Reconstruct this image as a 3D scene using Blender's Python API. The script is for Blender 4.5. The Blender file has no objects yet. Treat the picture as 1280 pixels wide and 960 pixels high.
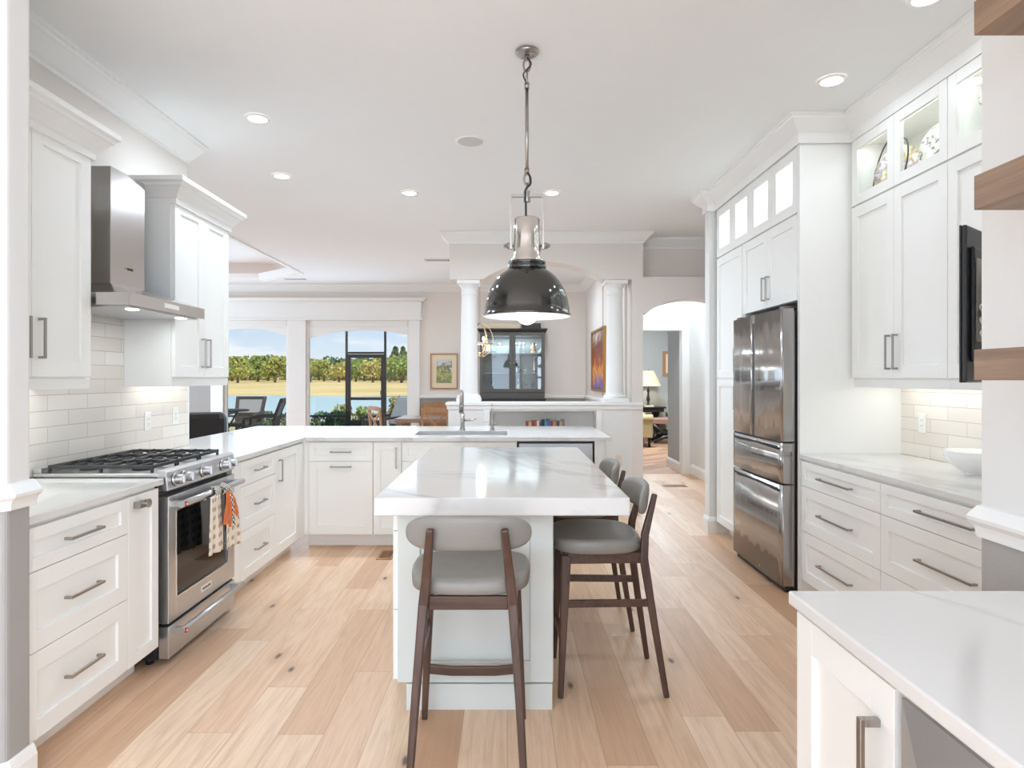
import bpy, bmesh, math, random
from mathutils import Vector, Matrix, Euler
PI = math.pi
R = math.radians
rnd = random.Random(7)
scene = bpy.context.scene
col = scene.collection

# ------------------------------------------------------------------ camera
H = 1.395
cam_d = bpy.data.cameras.new('camera')
cam = bpy.data.objects.new('camera', cam_d)
col.objects.link(cam)
cam.location = (0, 0, H)
cam.rotation_euler = (R(90), 0, 0)
cam_d.sensor_width = 36.0
cam_d.lens = 800.0 / 1280.0 * 36.0
cam_d.shift_x = 6.0 / 1280.0
cam_d.shift_y = -7.0 / 1280.0
cam_d.clip_start = 0.05
cam_d.clip_end = 1000
scene.camera = cam

# ------------------------------------------------------------------ exposure
vs = scene.view_settings
scene.display_settings.display_device = 'sRGB'
vs.view_transform = 'Standard'
vs.look = 'None'
vs.gamma = 1.0
vs.use_curve_mapping = False
vs.exposure = EXPOSURE = 0.52
try:
    scene.cycles.use_denoising = True
    scene.cycles.max_bounces = 12
    scene.cycles.diffuse_bounces = 7
    scene.cycles.glossy_bounces = 6
    scene.cycles.transparent_max_bounces = 16
    scene.cycles.caustics_reflective = False
    scene.cycles.caustics_refractive = False
    scene.cycles.sample_clamp_indirect = 6.0
except Exception:
    pass

# light levels (watts)
CAN_W = 6.0          # recessed lights in the kitchen
FAR_W = 7.4         # added fill lamps in the living, dining and hall area
REAR_W, SIDE_W, RIGHT_W, LAKE_W, LIVING_W = 78.0, 2.0, 84.0, 22.0, 50.0   # added fill lamps at unseen openings, and daylight at the lake window
WB = (1.0, 1.23, 1.50)   # the camera's white balance sits between lamp light and daylight
SUN_W = 2.9
SKY_S = 0.78


def lin(r, g, b):
    f = lambda c: (c / 12.92 if c <= 0.04045 else ((c + 0.055) / 1.055) ** 2.4)
    return (f(r / 255.0), f(g / 255.0), f(b / 255.0), 1.0)


# ------------------------------------------------------------------ node helper
class NT:
    def __init__(self, nt):
        self.nt = nt
        self.nt.nodes.clear()

    def n(self, typ, ins=None, **props):
        nd = self.nt.nodes.new(typ)
        for k, v in props.items():
            setattr(nd, k, v)
        for k, v in (ins or {}).items():
            s = nd.inputs[k]
            if isinstance(v, bpy.types.NodeSocket):
                self.nt.links.new(v, s)
            else:
                s.default_value = v
        return nd

    def math(self, op, a, b=0.0, c=None):
        ins = {0: a, 1: b}
        if c is not None:
            ins[2] = c
        return self.n('ShaderNodeMath', ins, operation=op).outputs[0]

    def mix(self, fac, a, b, mode='MIX'):
        nd = self.n('ShaderNodeMix', None, data_type='RGBA', blend_type=mode)
        for idx, v in ((0, fac), (6, a), (7, b)):
            if isinstance(v, bpy.types.NodeSocket):
                self.nt.links.new(v, nd.inputs[idx])
            else:
                nd.inputs[idx].default_value = v
        return nd.outputs[2]

    def ramp(self, fac, stops, interp='LINEAR'):
        nd = self.n('ShaderNodeValToRGB', {0: fac})
        cr = nd.color_ramp
        cr.interpolation = interp
        while len(cr.elements) < len(stops):
            cr.elements.new(0.5)
        for e, (p, c) in zip(cr.elements, stops):
            e.position = p
            e.color = c
        return nd.outputs[0]

    def pos(self):
        return self.n('ShaderNodeNewGeometry').outputs['Position']

    def obj(self):
        return self.n('ShaderNodeTexCoord').outputs['Object']

    def sep(self, v):
        return self.n('ShaderNodeSeparateXYZ', {0: v}).outputs

    def comb(self, x=0.0, y=0.0, z=0.0):
        return self.n('ShaderNodeCombineXYZ', {0: x, 1: y, 2: z}).outputs[0]

    def scale(self, v, s):
        return self.n('ShaderNodeMapping', {'Vector': v, 'Scale': s}).outputs[0]

    def noise(self, v, scale, detail=3.0, rough=0.5, dist=0.0):
        return self.n('ShaderNodeTexNoise', {'Vector': v, 'Scale': scale, 'Detail': detail, 'Roughness': rough, 'Distortion': dist}).outputs['Fac']

    def bump(self, h, strength, distance=0.01):
        return self.n('ShaderNodeBump', {'Height': h, 'Strength': strength, 'Distance': distance}).outputs[0]

    def out(self, shader):
        self.n('ShaderNodeOutputMaterial', {0: shader})


MATS = {}


def newmat(name):
    m = bpy.data.materials.new(name)
    m.use_nodes = True
    MATS[name] = m
    return m, NT(m.node_tree)


def pbsdf(t, color, rough=0.5, metal=0.0, normal=None, **kw):
    ins = {'Base Color': color, 'Roughness': rough, 'Metallic': metal}
    if normal is not None:
        ins['Normal'] = normal
    for k, v in kw.items():
        ins[k.replace('_', ' ')] = v
    return t.n('ShaderNodeBsdfPrincipled', ins).outputs[0]


def plain(name, rgb, rough=0.5, metal=0.0, vary=0.04, vscale=6.0, bump=0.0, bscale=300.0, **kw):
    """paint-like finish with a faint procedural variation"""
    m, t = newmat(name)
    c = lin(*rgb)
    n = t.noise(t.obj(), vscale, 2.0)
    lo = tuple(x * (1 - vary) for x in c[:3]) + (1,)
    hi = tuple(min(1, x * (1 + vary)) for x in c[:3]) + (1,)
    cc = t.mix(n, lo, hi)
    nm = t.bump(t.noise(t.obj(), bscale, 2.0), bump, 0.002) if bump else None
    t.out(pbsdf(t, cc, rough, metal, nm, **kw))
    return m


def emit(name, rgb, strength):
    m, t = newmat(name)
    t.out(t.n('ShaderNodeEmission', {0: lin(*rgb), 1: strength}).outputs[0])
    return m


# paints
plain('cabinet_white', (243, 242, 238), 0.38, vary=0.01)
plain('trim_white', (239, 238, 235), 0.42, vary=0.01)
plain('wall_greige', (229, 222, 215), 0.75, vary=0.012, bump=0.25, bscale=90)
plain('wall_white', (229, 228, 225), 0.75, vary=0.012, bump=0.25, bscale=90)
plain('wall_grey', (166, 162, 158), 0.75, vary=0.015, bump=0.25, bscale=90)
plain('grille_grey', (206, 204, 201), 0.6)
plain('ceiling_white', (240, 241, 241), 0.85, vary=0.01, bump=0.2, bscale=70)
plain('study_wall', (178, 178, 175), 0.8, vary=0.015)
plain('wainscot_sage', (150, 153, 147), 0.7, vary=0.02)
plain('island_grey', (212, 215, 210), 0.4, vary=0.01)
plain('black_plastic', (32, 33, 34), 0.35, vary=0.05)
plain('tv_grey', (44, 44, 45), 0.35, vary=0.05)
plain('black_iron', (52, 52, 52), 0.5, vary=0.1, bump=0.2, bscale=400)
plain('black_wood', (38, 34, 32), 0.35, vary=0.1)
plain('hutch_grey', (84, 82, 79), 0.4, vary=0.04)
plain('hutch_inside', (150, 158, 158), 0.6, vary=0.03)
plain('cable_black', (40, 38, 37), 0.5)
plain('white_plastic', (244, 243, 240), 0.35, vary=0.005)
plain('porcelain', (246, 245, 242), 0.15, vary=0.005)
plain('cream_paper', (232, 215, 185), 0.8, vary=0.02)
plain('outlet_cream', (226, 214, 196), 0.4, vary=0.01)
plain('gold_frame', (176, 132, 70), 0.35, 0.7, vary=0.1, vscale=30)
plain('oak_frame', (176, 128, 88), 0.45, vary=0.1, vscale=25)
plain('brass', (222, 198, 160), 0.22, 1.0, vary=0.05)
plain('bronze_frame', (58, 52, 46), 0.5, vary=0.05)
plain('wicker_dark', (62, 58, 54), 0.6, vary=0.3, vscale=60, bump=0.8, bscale=120)
plain('sling_grey', (150, 150, 150), 0.8, vary=0.1, vscale=40)
plain('leather_black', (36, 36, 37), 0.35, vary=0.1, bump=0.2, bscale=150)
plain('cushion_white', (225, 225, 222), 0.9, vary=0.03)
plain('chair_gold', (178, 160, 116), 0.85, vary=0.12, vscale=25)
plain('concrete', (205, 199, 188), 0.9, vary=0.05, vscale=2)
plain('red_enamel', (190, 26, 48), 0.2)
plain('glass_tile_dark', (24, 24, 25), 0.06, vary=0.0)
plain('rubber_dark', (22, 22, 23), 0.7)
plain('bark', (96, 80, 62), 0.95, vary=0.2, vscale=5)
plain('ink', (45, 45, 46), 0.5)

# metals
def metal(name, rgb, rough, stretch=(1, 1, 1), amt=0.1, bump=0.0, bscale=3.0, bstretch=None):
    m, t = newmat(name)
    n = t.noise(t.scale(t.obj(), stretch), 60.0, 3.0)
    r = t.math('ADD', t.math('MULTIPLY', n, amt), rough - amt * 0.5)
    nm = None
    if bump:
        nm = t.bump(t.noise(t.scale(t.obj(), bstretch or stretch), bscale, 1.0), bump, 0.01)
    t.out(pbsdf(t, lin(*rgb), r, 1.0, nm))
    return m

metal('steel', (202, 202, 203), 0.32, (1, 1, 12), 0.05)
metal('steel_fridge', (172, 169, 167), 0.17, (12, 12, 1), 0.04, bump=0.6, bscale=2.4, bstretch=(3.2, 3.2, 0.35))
metal('steel_hood', (196, 190, 186), 0.2, (12, 12, 1), 0.08, bump=0.12, bscale=3.0, bstretch=(1.2, 1.2, 0.5))
metal('nickel', (168, 162, 156), 0.3, (1, 1, 1), 0.06)
metal('nickel_dark', (128, 122, 117), 0.35, (1, 1, 1), 0.06)
metal('chrome', (226, 222, 217), 0.1, (1, 1, 1), 0.04)
metal('gunmetal', (98, 97, 96), 0.09, (1, 1, 1), 0.03)

# glass: clear pane with a Fresnel reflection
def pane(name, tint=(0.96, 0.975, 0.97, 1), ior=1.45):
    m, t = newmat(name)
    f0 = ((ior - 1) / (ior + 1)) ** 2
    fc = t.n('ShaderNodeLayerWeight', {'Blend': 0.5}).outputs['Facing']
    fr = t.math('ADD', f0, t.math('MULTIPLY', t.math('POWER', fc, 5.0), 1.0 - f0))
    tr = t.n('ShaderNodeBsdfTransparent', {0: tint}).outputs[0]
    gl = t.n('ShaderNodeBsdfGlossy', {0: (1, 1, 1, 1), 'Roughness': 0.02}).outputs[0]
    t.out(t.n('ShaderNodeMixShader', {0: fr, 1: tr, 2: gl}).outputs[0])
    return m

pane('pane_clear')
pane('crystal', (0.80, 0.80, 0.78, 1), 2.6)

# oak plank floor
def planks(name, angle, tones, width=0.18, length=1.35, axis_gap=0.0011):
    m, t = newmat(name)
    p = t.n('ShaderNodeMapping', {'Vector': t.pos(), 'Rotation': (0, 0, R(angle))}).outputs[0]
    x, y, z = t.sep(p)
    u = t.math('DIVIDE', x, width)
    row = t.math('FLOOR', u)
    fu = t.math('FRACT', u)
    rr = t.n('ShaderNodeTexWhiteNoise', {'W': row}, noise_dimensions='1D').outputs[0]
    v = t.math('ADD', t.math('DIVIDE', y, length), t.math('MULTIPLY', rr, 9.37))
    cl = t.math('FLOOR', v)
    fv = t.math('FRACT', v)
    wid = t.n('ShaderNodeTexWhiteNoise', {'Vector': t.comb(row, cl, 0.0)}, noise_dimensions='2D').outputs[0]
    tone = t.ramp(wid, tones)
    gx = t.math('ADD', t.math('MULTIPLY', x, 1.0), t.math('MULTIPLY', wid, 41.0))
    gv = t.comb(t.math('MULTIPLY', gx, 11.0), t.math('MULTIPLY', y, 0.8), t.math('MULTIPLY', wid, 17.0))
    g1 = t.noise(gv, 2.2, 5.0, 0.62, 1.4)
    gf = t.comb(t.math('MULTIPLY', gx, 70.0), t.math('MULTIPLY', y, 1.6), wid)
    g2 = t.noise(gf, 2.0, 3.0, 0.6)
    c = t.mix(t.math('MULTIPLY', t.ramp(g1, [(0.42, (0, 0, 0, 1)), (0.72, (1, 1, 1, 1))]), 0.42), tone, lin(182, 140, 104), 'MIX')
    c = t.mix(t.math('MULTIPLY', t.ramp(g2, [(0.45, (0, 0, 0, 1)), (0.8, (1, 1, 1, 1))]), 0.22), c, lin(170, 128, 94), 'MIX')
    # knots
    kv = t.comb(t.math('MULTIPLY', x, 1.9), t.math('MULTIPLY', y, 0.8), 0.0)
    vo = t.n('ShaderNodeTexVoronoi', {'Vector': kv, 'Scale': 1.0, 'Randomness': 1.0}, voronoi_dimensions='2D')
    kd = t.math('ADD', vo.outputs['Distance'], t.math('MULTIPLY', t.noise(kv, 14.0, 2.0), 0.03))
    kn = t.ramp(kd, [(0.026, (1, 1, 1, 1)), (0.046, (0, 0, 0, 1))])
    ring = t.ramp(kd, [(0.04, (1, 1, 1, 1)), (0.13, (0, 0, 0, 1))])
    c = t.mix(t.math('MULTIPLY', ring, 0.3), c, lin(160, 116, 82))
    c = t.mix(t.math('MULTIPLY', kn, 0.85), c, lin(78, 54, 38))
    eu = t.math('MULTIPLY', t.math('MINIMUM', fu, t.math('SUBTRACT', 1.0, fu)), width)
    ev = t.math('MULTIPLY', t.math('MINIMUM', fv, t.math('SUBTRACT', 1.0, fv)), length)
    gap = t.math('LESS_THAN', t.math('MINIMUM', eu, ev), axis_gap)
    c = t.mix(t.math('MULTIPLY', gap, 0.5), c, lin(120, 88, 62))
    hgt = t.math('SUBTRACT', t.math('MULTIPLY', g2, 0.3), gap)
    t.out(pbsdf(t, c, t.math('ADD', 0.36, t.math('MULTIPLY', g1, 0.12)), 0.0, t.bump(hgt, 0.25, 0.002)))
    return m

planks('oak_floor', 0, [(0.0, lin(188, 146, 112)), (0.10, lin(214, 174, 142)), (0.3, lin(226, 190, 158)), (0.6, lin(232, 198, 168)), (0.88, lin(238, 210, 182)), (0.95, lin(214, 174, 142)), (1.0, lin(200, 160, 126))])
planks('study_floor', 52, [(0.0, lin(150, 104, 78)), (0.5, lin(178, 134, 104)), (1.0, lin(204, 164, 132))], 0.11, 1.1)

# veined quartz
def quartz(name, vein=0.35):
    m, t = newmat(name)
    p = t.pos()
    x, y, z = t.sep(p)
    d = t.comb(t.math('ADD', x, t.math('MULTIPLY', y, 0.55)), t.math('MULTIPLY', y, 0.6), z)
    n1 = t.noise(d, 0.9, 5.0, 0.6, 0.8)
    r1 = t.math('ABSOLUTE', t.math('SUBTRACT', n1, 0.5))
    v1 = t.ramp(r1, [(0.0, (1, 1, 1, 1)), (0.04, (0, 0, 0, 1))])
    n2 = t.noise(d, 2.1, 4.0, 0.55, 0.5)
    msk = t.ramp(n2, [(0.36, (0, 0, 0, 1)), (0.6, (1, 1, 1, 1))])
    cl = t.ramp(t.noise(d, 1.3, 4.0), [(0.4, (0, 0, 0, 1)), (0.8, (1, 1, 1, 1))])
    c = t.mix(t.math('MULTIPLY', t.math('MULTIPLY', v1, msk), vein), lin(224, 222, 219), lin(168, 164, 160))
    c = t.mix(t.math('MULTIPLY', cl, 0.22), c, lin(208, 205, 201))
    t.out(pbsdf(t, c, 0.10, Specular_IOR_Level=0.36))
    return m

quartz('quartz', 0.55)

# glazed subway tile on the plane x = const
def tile(name):
    m, t = newmat(name)
    x, y, z = t.sep(t.pos())
    v = t.comb(y, t.math('SUBTRACT', z, 0.914), 0.0)
    br = t.n('ShaderNodeTexBrick', {'Vector': v, 'Color1': lin(242, 235, 226), 'Color2': lin(232, 224, 214), 'Mortar': lin(184, 176, 168),
             'Scale': 1.0, 'Mortar Size': 0.0016, 'Mortar Smooth': 0.1, 'Bias': 0.0, 'Brick Width': 0.305, 'Row Height': 0.0795}, offset=0.5)
    w = t.noise(v, 16.0, 2.0)
    h = t.math('SUBTRACT', t.math('MULTIPLY', w, 0.5), br.outputs['Fac'])
    rough = t.math('ADD', 0.1, t.math('MULTIPLY', br.outputs['Fac'], 0.6))
    t.out(pbsdf(t, br.outputs['Color'], rough, 0.0, t.bump(h, 0.35, 0.006)))
    return m

tile('subway_tile')

# wood with long grain; axis 0/1/2 = direction of the grain in object space
def wood(name, dark, light, axis=2, scale=1.0, rough=0.4):
    m, t = newmat(name)
    st = [14.0 * scale] * 3
    st[axis] = 1.0 * scale
    g = t.noise(t.scale(t.obj(), tuple(st)), 2.6, 5.0, 0.6, 0.9)
    f = t.noise(t.scale(t.obj(), tuple(s * 4 for s in st)), 2.6, 3.0, 0.6)
    c = t.mix(t.ramp(g, [(0.3, (0, 0, 0, 1)), (0.72, (1, 1, 1, 1))]), lin(*dark), lin(*light))
    c = t.mix(t.math('MULTIPLY', f, 0.3), c, lin(*dark))
    t.out(pbsdf(t, c, rough, 0.0, t.bump(f, 0.1, 0.002)))
    return m

wood('walnut_leg', (62, 42, 34), (102, 74, 60), 2, 1.0, 0.38)
wood('walnut_rail', (62, 42, 34), (102, 74, 60), 0, 1.0, 0.38)
wood('walnut_shelf', (122, 96, 76), (174, 144, 118), 1, 0.6, 0.45)
wood('pine', (150, 108, 74), (190, 146, 106), 2, 0.8, 0.5)
wood('pine_top', (128, 104, 88), (170, 146, 128), 0, 0.8, 0.5)

# grey leather
def leather(name, rgb):
    m, t = newmat(name)
    o = t.obj()
    n = t.noise(o, 5.0, 4.0, 0.6)
    c = t.mix(t.ramp(n, [(0.3, (0, 0, 0, 1)), (0.7, (1, 1, 1, 1))]), tuple(v * 0.86 for v in lin(*rgb)[:3]) + (1,), lin(*rgb))
    t.out(pbsdf(t, c, 0.42, 0.0, t.bump(t.noise(o, 220.0, 2.0), 0.15, 0.002)))
    return m

leather('grey_leather', (143, 138, 131))
leather('wood_plaid', (156, 118, 102))

# tea towel: cream cloth with small printed motifs / stripes / an orange sprig
def towel_mats():
    m, t = newmat('towel_print')
    o = t.obj()
    x, y, z = t.sep(o)
    sp = t.comb(t.math('MULTIPLY', x, 26.0), t.math('MULTIPLY', z, 20.0), 0.0)
    vo = t.n('ShaderNodeTexVoronoi', {'Vector': sp, 'Scale': 1.0, 'Randomness': 0.12})
    dot = t.ramp(vo.outputs['Distance'], [(0.22, (1, 1, 1, 1)), (0.32, (0, 0, 0, 1))])
    tint = t.ramp(t.noise(o, 60.0, 1.0), [(0.4, lin(190, 140, 104)), (0.6, lin(140, 130, 124))])
    c = t.mix(t.math('MULTIPLY', dot, 0.8), lin(238, 226, 208), tint)
    t.out(pbsdf(t, c, 0.9, 0.0, t.bump(t.noise(o, 500.0, 1.0), 0.2, 0.001)))
    m, t = newmat('towel_stripe')
    o = t.obj()
    x, y, z = t.sep(o)
    s = t.math('LESS_THAN', t.math('FRACT', t.math('MULTIPLY', t.math('ADD', x, t.math('MULTIPLY', z, 0.7)), 60.0)), 0.42)
    c = t.mix(s, lin(232, 226, 214), lin(52, 48, 46))
    t.out(pbsdf(t, c, 0.9))
    plain('towel_orange', (222, 116, 62), 0.9, vary=0.2, vscale=40)
    plain('towel_cream', (238, 228, 212), 0.9, vary=0.03)
    m, t = newmat('towel_check')
    o = t.obj()
    ck = t.n('ShaderNodeTexChecker', {'Vector': o, 'Color1': lin(235, 230, 220), 'Color2': lin(50, 46, 46), 'Scale': 70.0}).outputs[0]
    t.out(pbsdf(t, ck, 0.9))

towel_mats()

# pictures: layered noise colour fields
def art(name, stops, scale, axis=2, mixn=0.5):
    m, t = newmat(name)
    o = t.obj()
    x, y, z = t.sep(o)
    n = t.noise(o, scale, 5.0, 0.65, 0.6)
    f = t.math('ADD', t.math('MULTIPLY', n, mixn), t.math('MULTIPLY', t.math('ADD', (x, y, z)[axis], 0.5), 1.0 - mixn))
    t.out(pbsdf(t, t.ramp(f, stops), 0.6))
    return m

art('art_garden', [(0.3, lin(176, 146, 150)), (0.4, lin(128, 142, 84)), (0.47, lin(196, 190, 130)), (0.53, lin(96, 108, 78)), (0.58, lin(206, 208, 204)), (0.7, lin(200, 214, 224))], 11.0, 2, 0.5)
art('art_canyon', [(0.15, lin(70, 64, 130)), (0.3, lin(118, 96, 150)), (0.42, lin(226, 150, 60)), (0.5, lin(150, 74, 50)), (0.62, lin(104, 60, 48)), (0.75, lin(214, 200, 190))], 4.5, 2, 0.5)
art('art_horse', [(0.3, lin(96, 84, 66)), (0.5, lin(150, 134, 104)), (0.6, lin(90, 70, 52)), (0.75, lin(206, 194, 168))], 14.0, 2, 0.6)

def plate_art():
    m, t = newmat('plate_glaze')
    o = t.obj()
    n = t.noise(o, 34.0, 3.0, 0.6, 0.5)
    k = t.ramp(n, [(0.53, (0, 0, 0, 1)), (0.58, (1, 1, 1, 1))])
    t.out(pbsdf(t, t.mix(k, lin(240, 236, 226), lin(128, 124, 112)), 0.15))
    m, t = newmat('plate_bird')
    o = t.obj()
    n = t.noise(o, 16.0, 3.0, 0.5, 0.5)
    t.out(pbsdf(t, t.ramp(n, [(0.42, lin(240, 236, 228)), (0.5, lin(216, 200, 120)), (0.56, lin(170, 140, 170)), (0.64, lin(236, 232, 226))]), 0.15))

plate_art()

# outdoor
def foliage(name, a, b):
    m, t = newmat(name)
    o = t.n('ShaderNodeNewGeometry').outputs['Position']
    n = t.noise(o, 1.6, 4.0, 0.7)
    t.out(pbsdf(t, t.ramp(n, [(0.35, lin(*a)), (0.65, lin(*b))]), 0.8))
    return m

foliage('leaf_olive', (112, 122, 52), (190, 190, 102))
foliage('leaf_green', (96, 118, 52), (162, 178, 92))
foliage('leaf_gold', (150, 142, 70), (214, 202, 124))
foliage('leaf_pine', (58, 84, 50), (104, 132, 80))
foliage('leaf_hedge', (60, 84, 58), (112, 134, 104))

def lawn_mat(name, a, b):
    m, t = newmat(name)
    n = t.noise(t.scale(t.pos(), (0.05, 0.12, 1)), 1.0, 4.0, 0.6)
    t.out(pbsdf(t, t.ramp(n, [(0.35, lin(*a)), (0.65, lin(*b))]), 0.95))

lawn_mat('lawn_far', (200, 174, 104), (230, 202, 142))
lawn_mat('lawn_near', (150, 150, 96), (196, 186, 140))
m, t = newmat('lake_water')
t.out(pbsdf(t, lin(172, 206, 212), 0.2, 0.0, t.bump(t.noise(t.scale(t.pos(), (0.6, 2.0, 1)), 1.2, 3.0), 0.25, 0.05)))

# lamps
emit('lens_glow', (255, 250, 240), 9.0)
emit('bulb_glow', (255, 246, 232), 3.2)
emit('candle_glow', (255, 226, 180), 14.0)
emit('strip_glow', (255, 244, 226), 2.5)
emit('cove_glow', (255, 190, 150), 1.5)
m, t = newmat('lampshade')
sh = t.n('ShaderNodeMixShader', {0: 0.45, 1: pbsdf(t, lin(240, 226, 196), 0.9), 2: t.n('ShaderNodeEmission', {0: lin(255, 232, 190), 1: 0.9}).outputs[0]}).outputs[0]
t.out(sh)

M = MATS

# ------------------------------------------------------------------ world: sky with soft clouds
w = bpy.data.worlds.new('world')
scene.world = w
w.use_nodes = True
t = NT(w.node_tree)
d = t.n('ShaderNodeTexCoord').outputs['Generated']
dx, dy, dz = t.sep(d)
grad = t.ramp(dz, [(0.0, lin(232, 239, 246)), (0.10, lin(192, 217, 246)), (0.5, lin(140, 182, 232)), (1.0, lin(110, 156, 220))])
cv = t.comb(t.math('MULTIPLY', dx, 5.0), dy, t.math('MULTIPLY', dz, 16.0))
cn = t.noise(cv, 1.5, 6.0, 0.6, 0.3)
ck = t.ramp(cn, [(0.47, (0, 0, 0, 1)), (0.62, (1, 1, 1, 1))])
skyc = t.mix(t.math('MULTIPLY', ck, 0.85), grad, lin(250, 251, 253))
bg = t.n('ShaderNodeBackground', {0: skyc, 1: SKY_S}).outputs[0]
t.n('ShaderNodeOutputWorld', {0: bg})


def light(name, typ, loc, energy, rot=(0, 0, 0), color=(1, 1, 1), parent=None, **kw):
    ld = bpy.data.lights.new(name, typ)
    if typ != 'SUN':
        color = [c * b / WB[2] for c, b in zip(color, WB)]
        energy *= WB[2]
    ld.energy = energy
    ld.color = color
    for k, v in kw.items():
        setattr(ld, k, v)
    o = bpy.data.objects.new(name, ld)
    col.objects.link(o)
    o.location = loc
    o.rotation_euler = rot
    if parent is not None:
        o.parent = parent
    return o


light('sun', 'SUN', (8, -6, 20), SUN_W, (R(44), R(10), R(24)), (1.0, 0.95, 0.86), angle=R(1.0))
# fill lamps added at unseen window openings; the lake one is window daylight
light('rear_fill_light', 'AREA', (-1.6, -3.75, 1.55), REAR_W, (R(90), 0, 0), (0.97, 0.985, 1.0), shape='RECTANGLE', size=4.2, size_y=2.3)
light('side_fill_light', 'AREA', (-4.3, 0.1, 1.5), SIDE_W, (R(90), 0, R(-90)), (0.97, 0.985, 1.0), shape='RECTANGLE', size=2.6, size_y=2.0)
light('right_fill_light', 'AREA', (1.22, -2.4, 1.5), RIGHT_W, (R(90), 0, R(90)), (0.97, 0.985, 1.0), shape='RECTANGLE', size=2.4, size_y=2.0)  # unseen source, added to brighten the left-hand drawers
light('daylight_lake_window', 'AREA', (-3.2, 11.25, 1.25), LAKE_W, (R(-90), 0, 0), (0.97, 0.985, 1.0), shape='RECTANGLE', size=3.2, size_y=2.2)
light('living_fill_light', 'AREA', (-7.0, 9.35, 1.4), LIVING_W, (R(90), 0, R(-90)), (0.97, 0.985, 1.0), shape='RECTANGLE', size=2.2, size_y=2.2)


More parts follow.
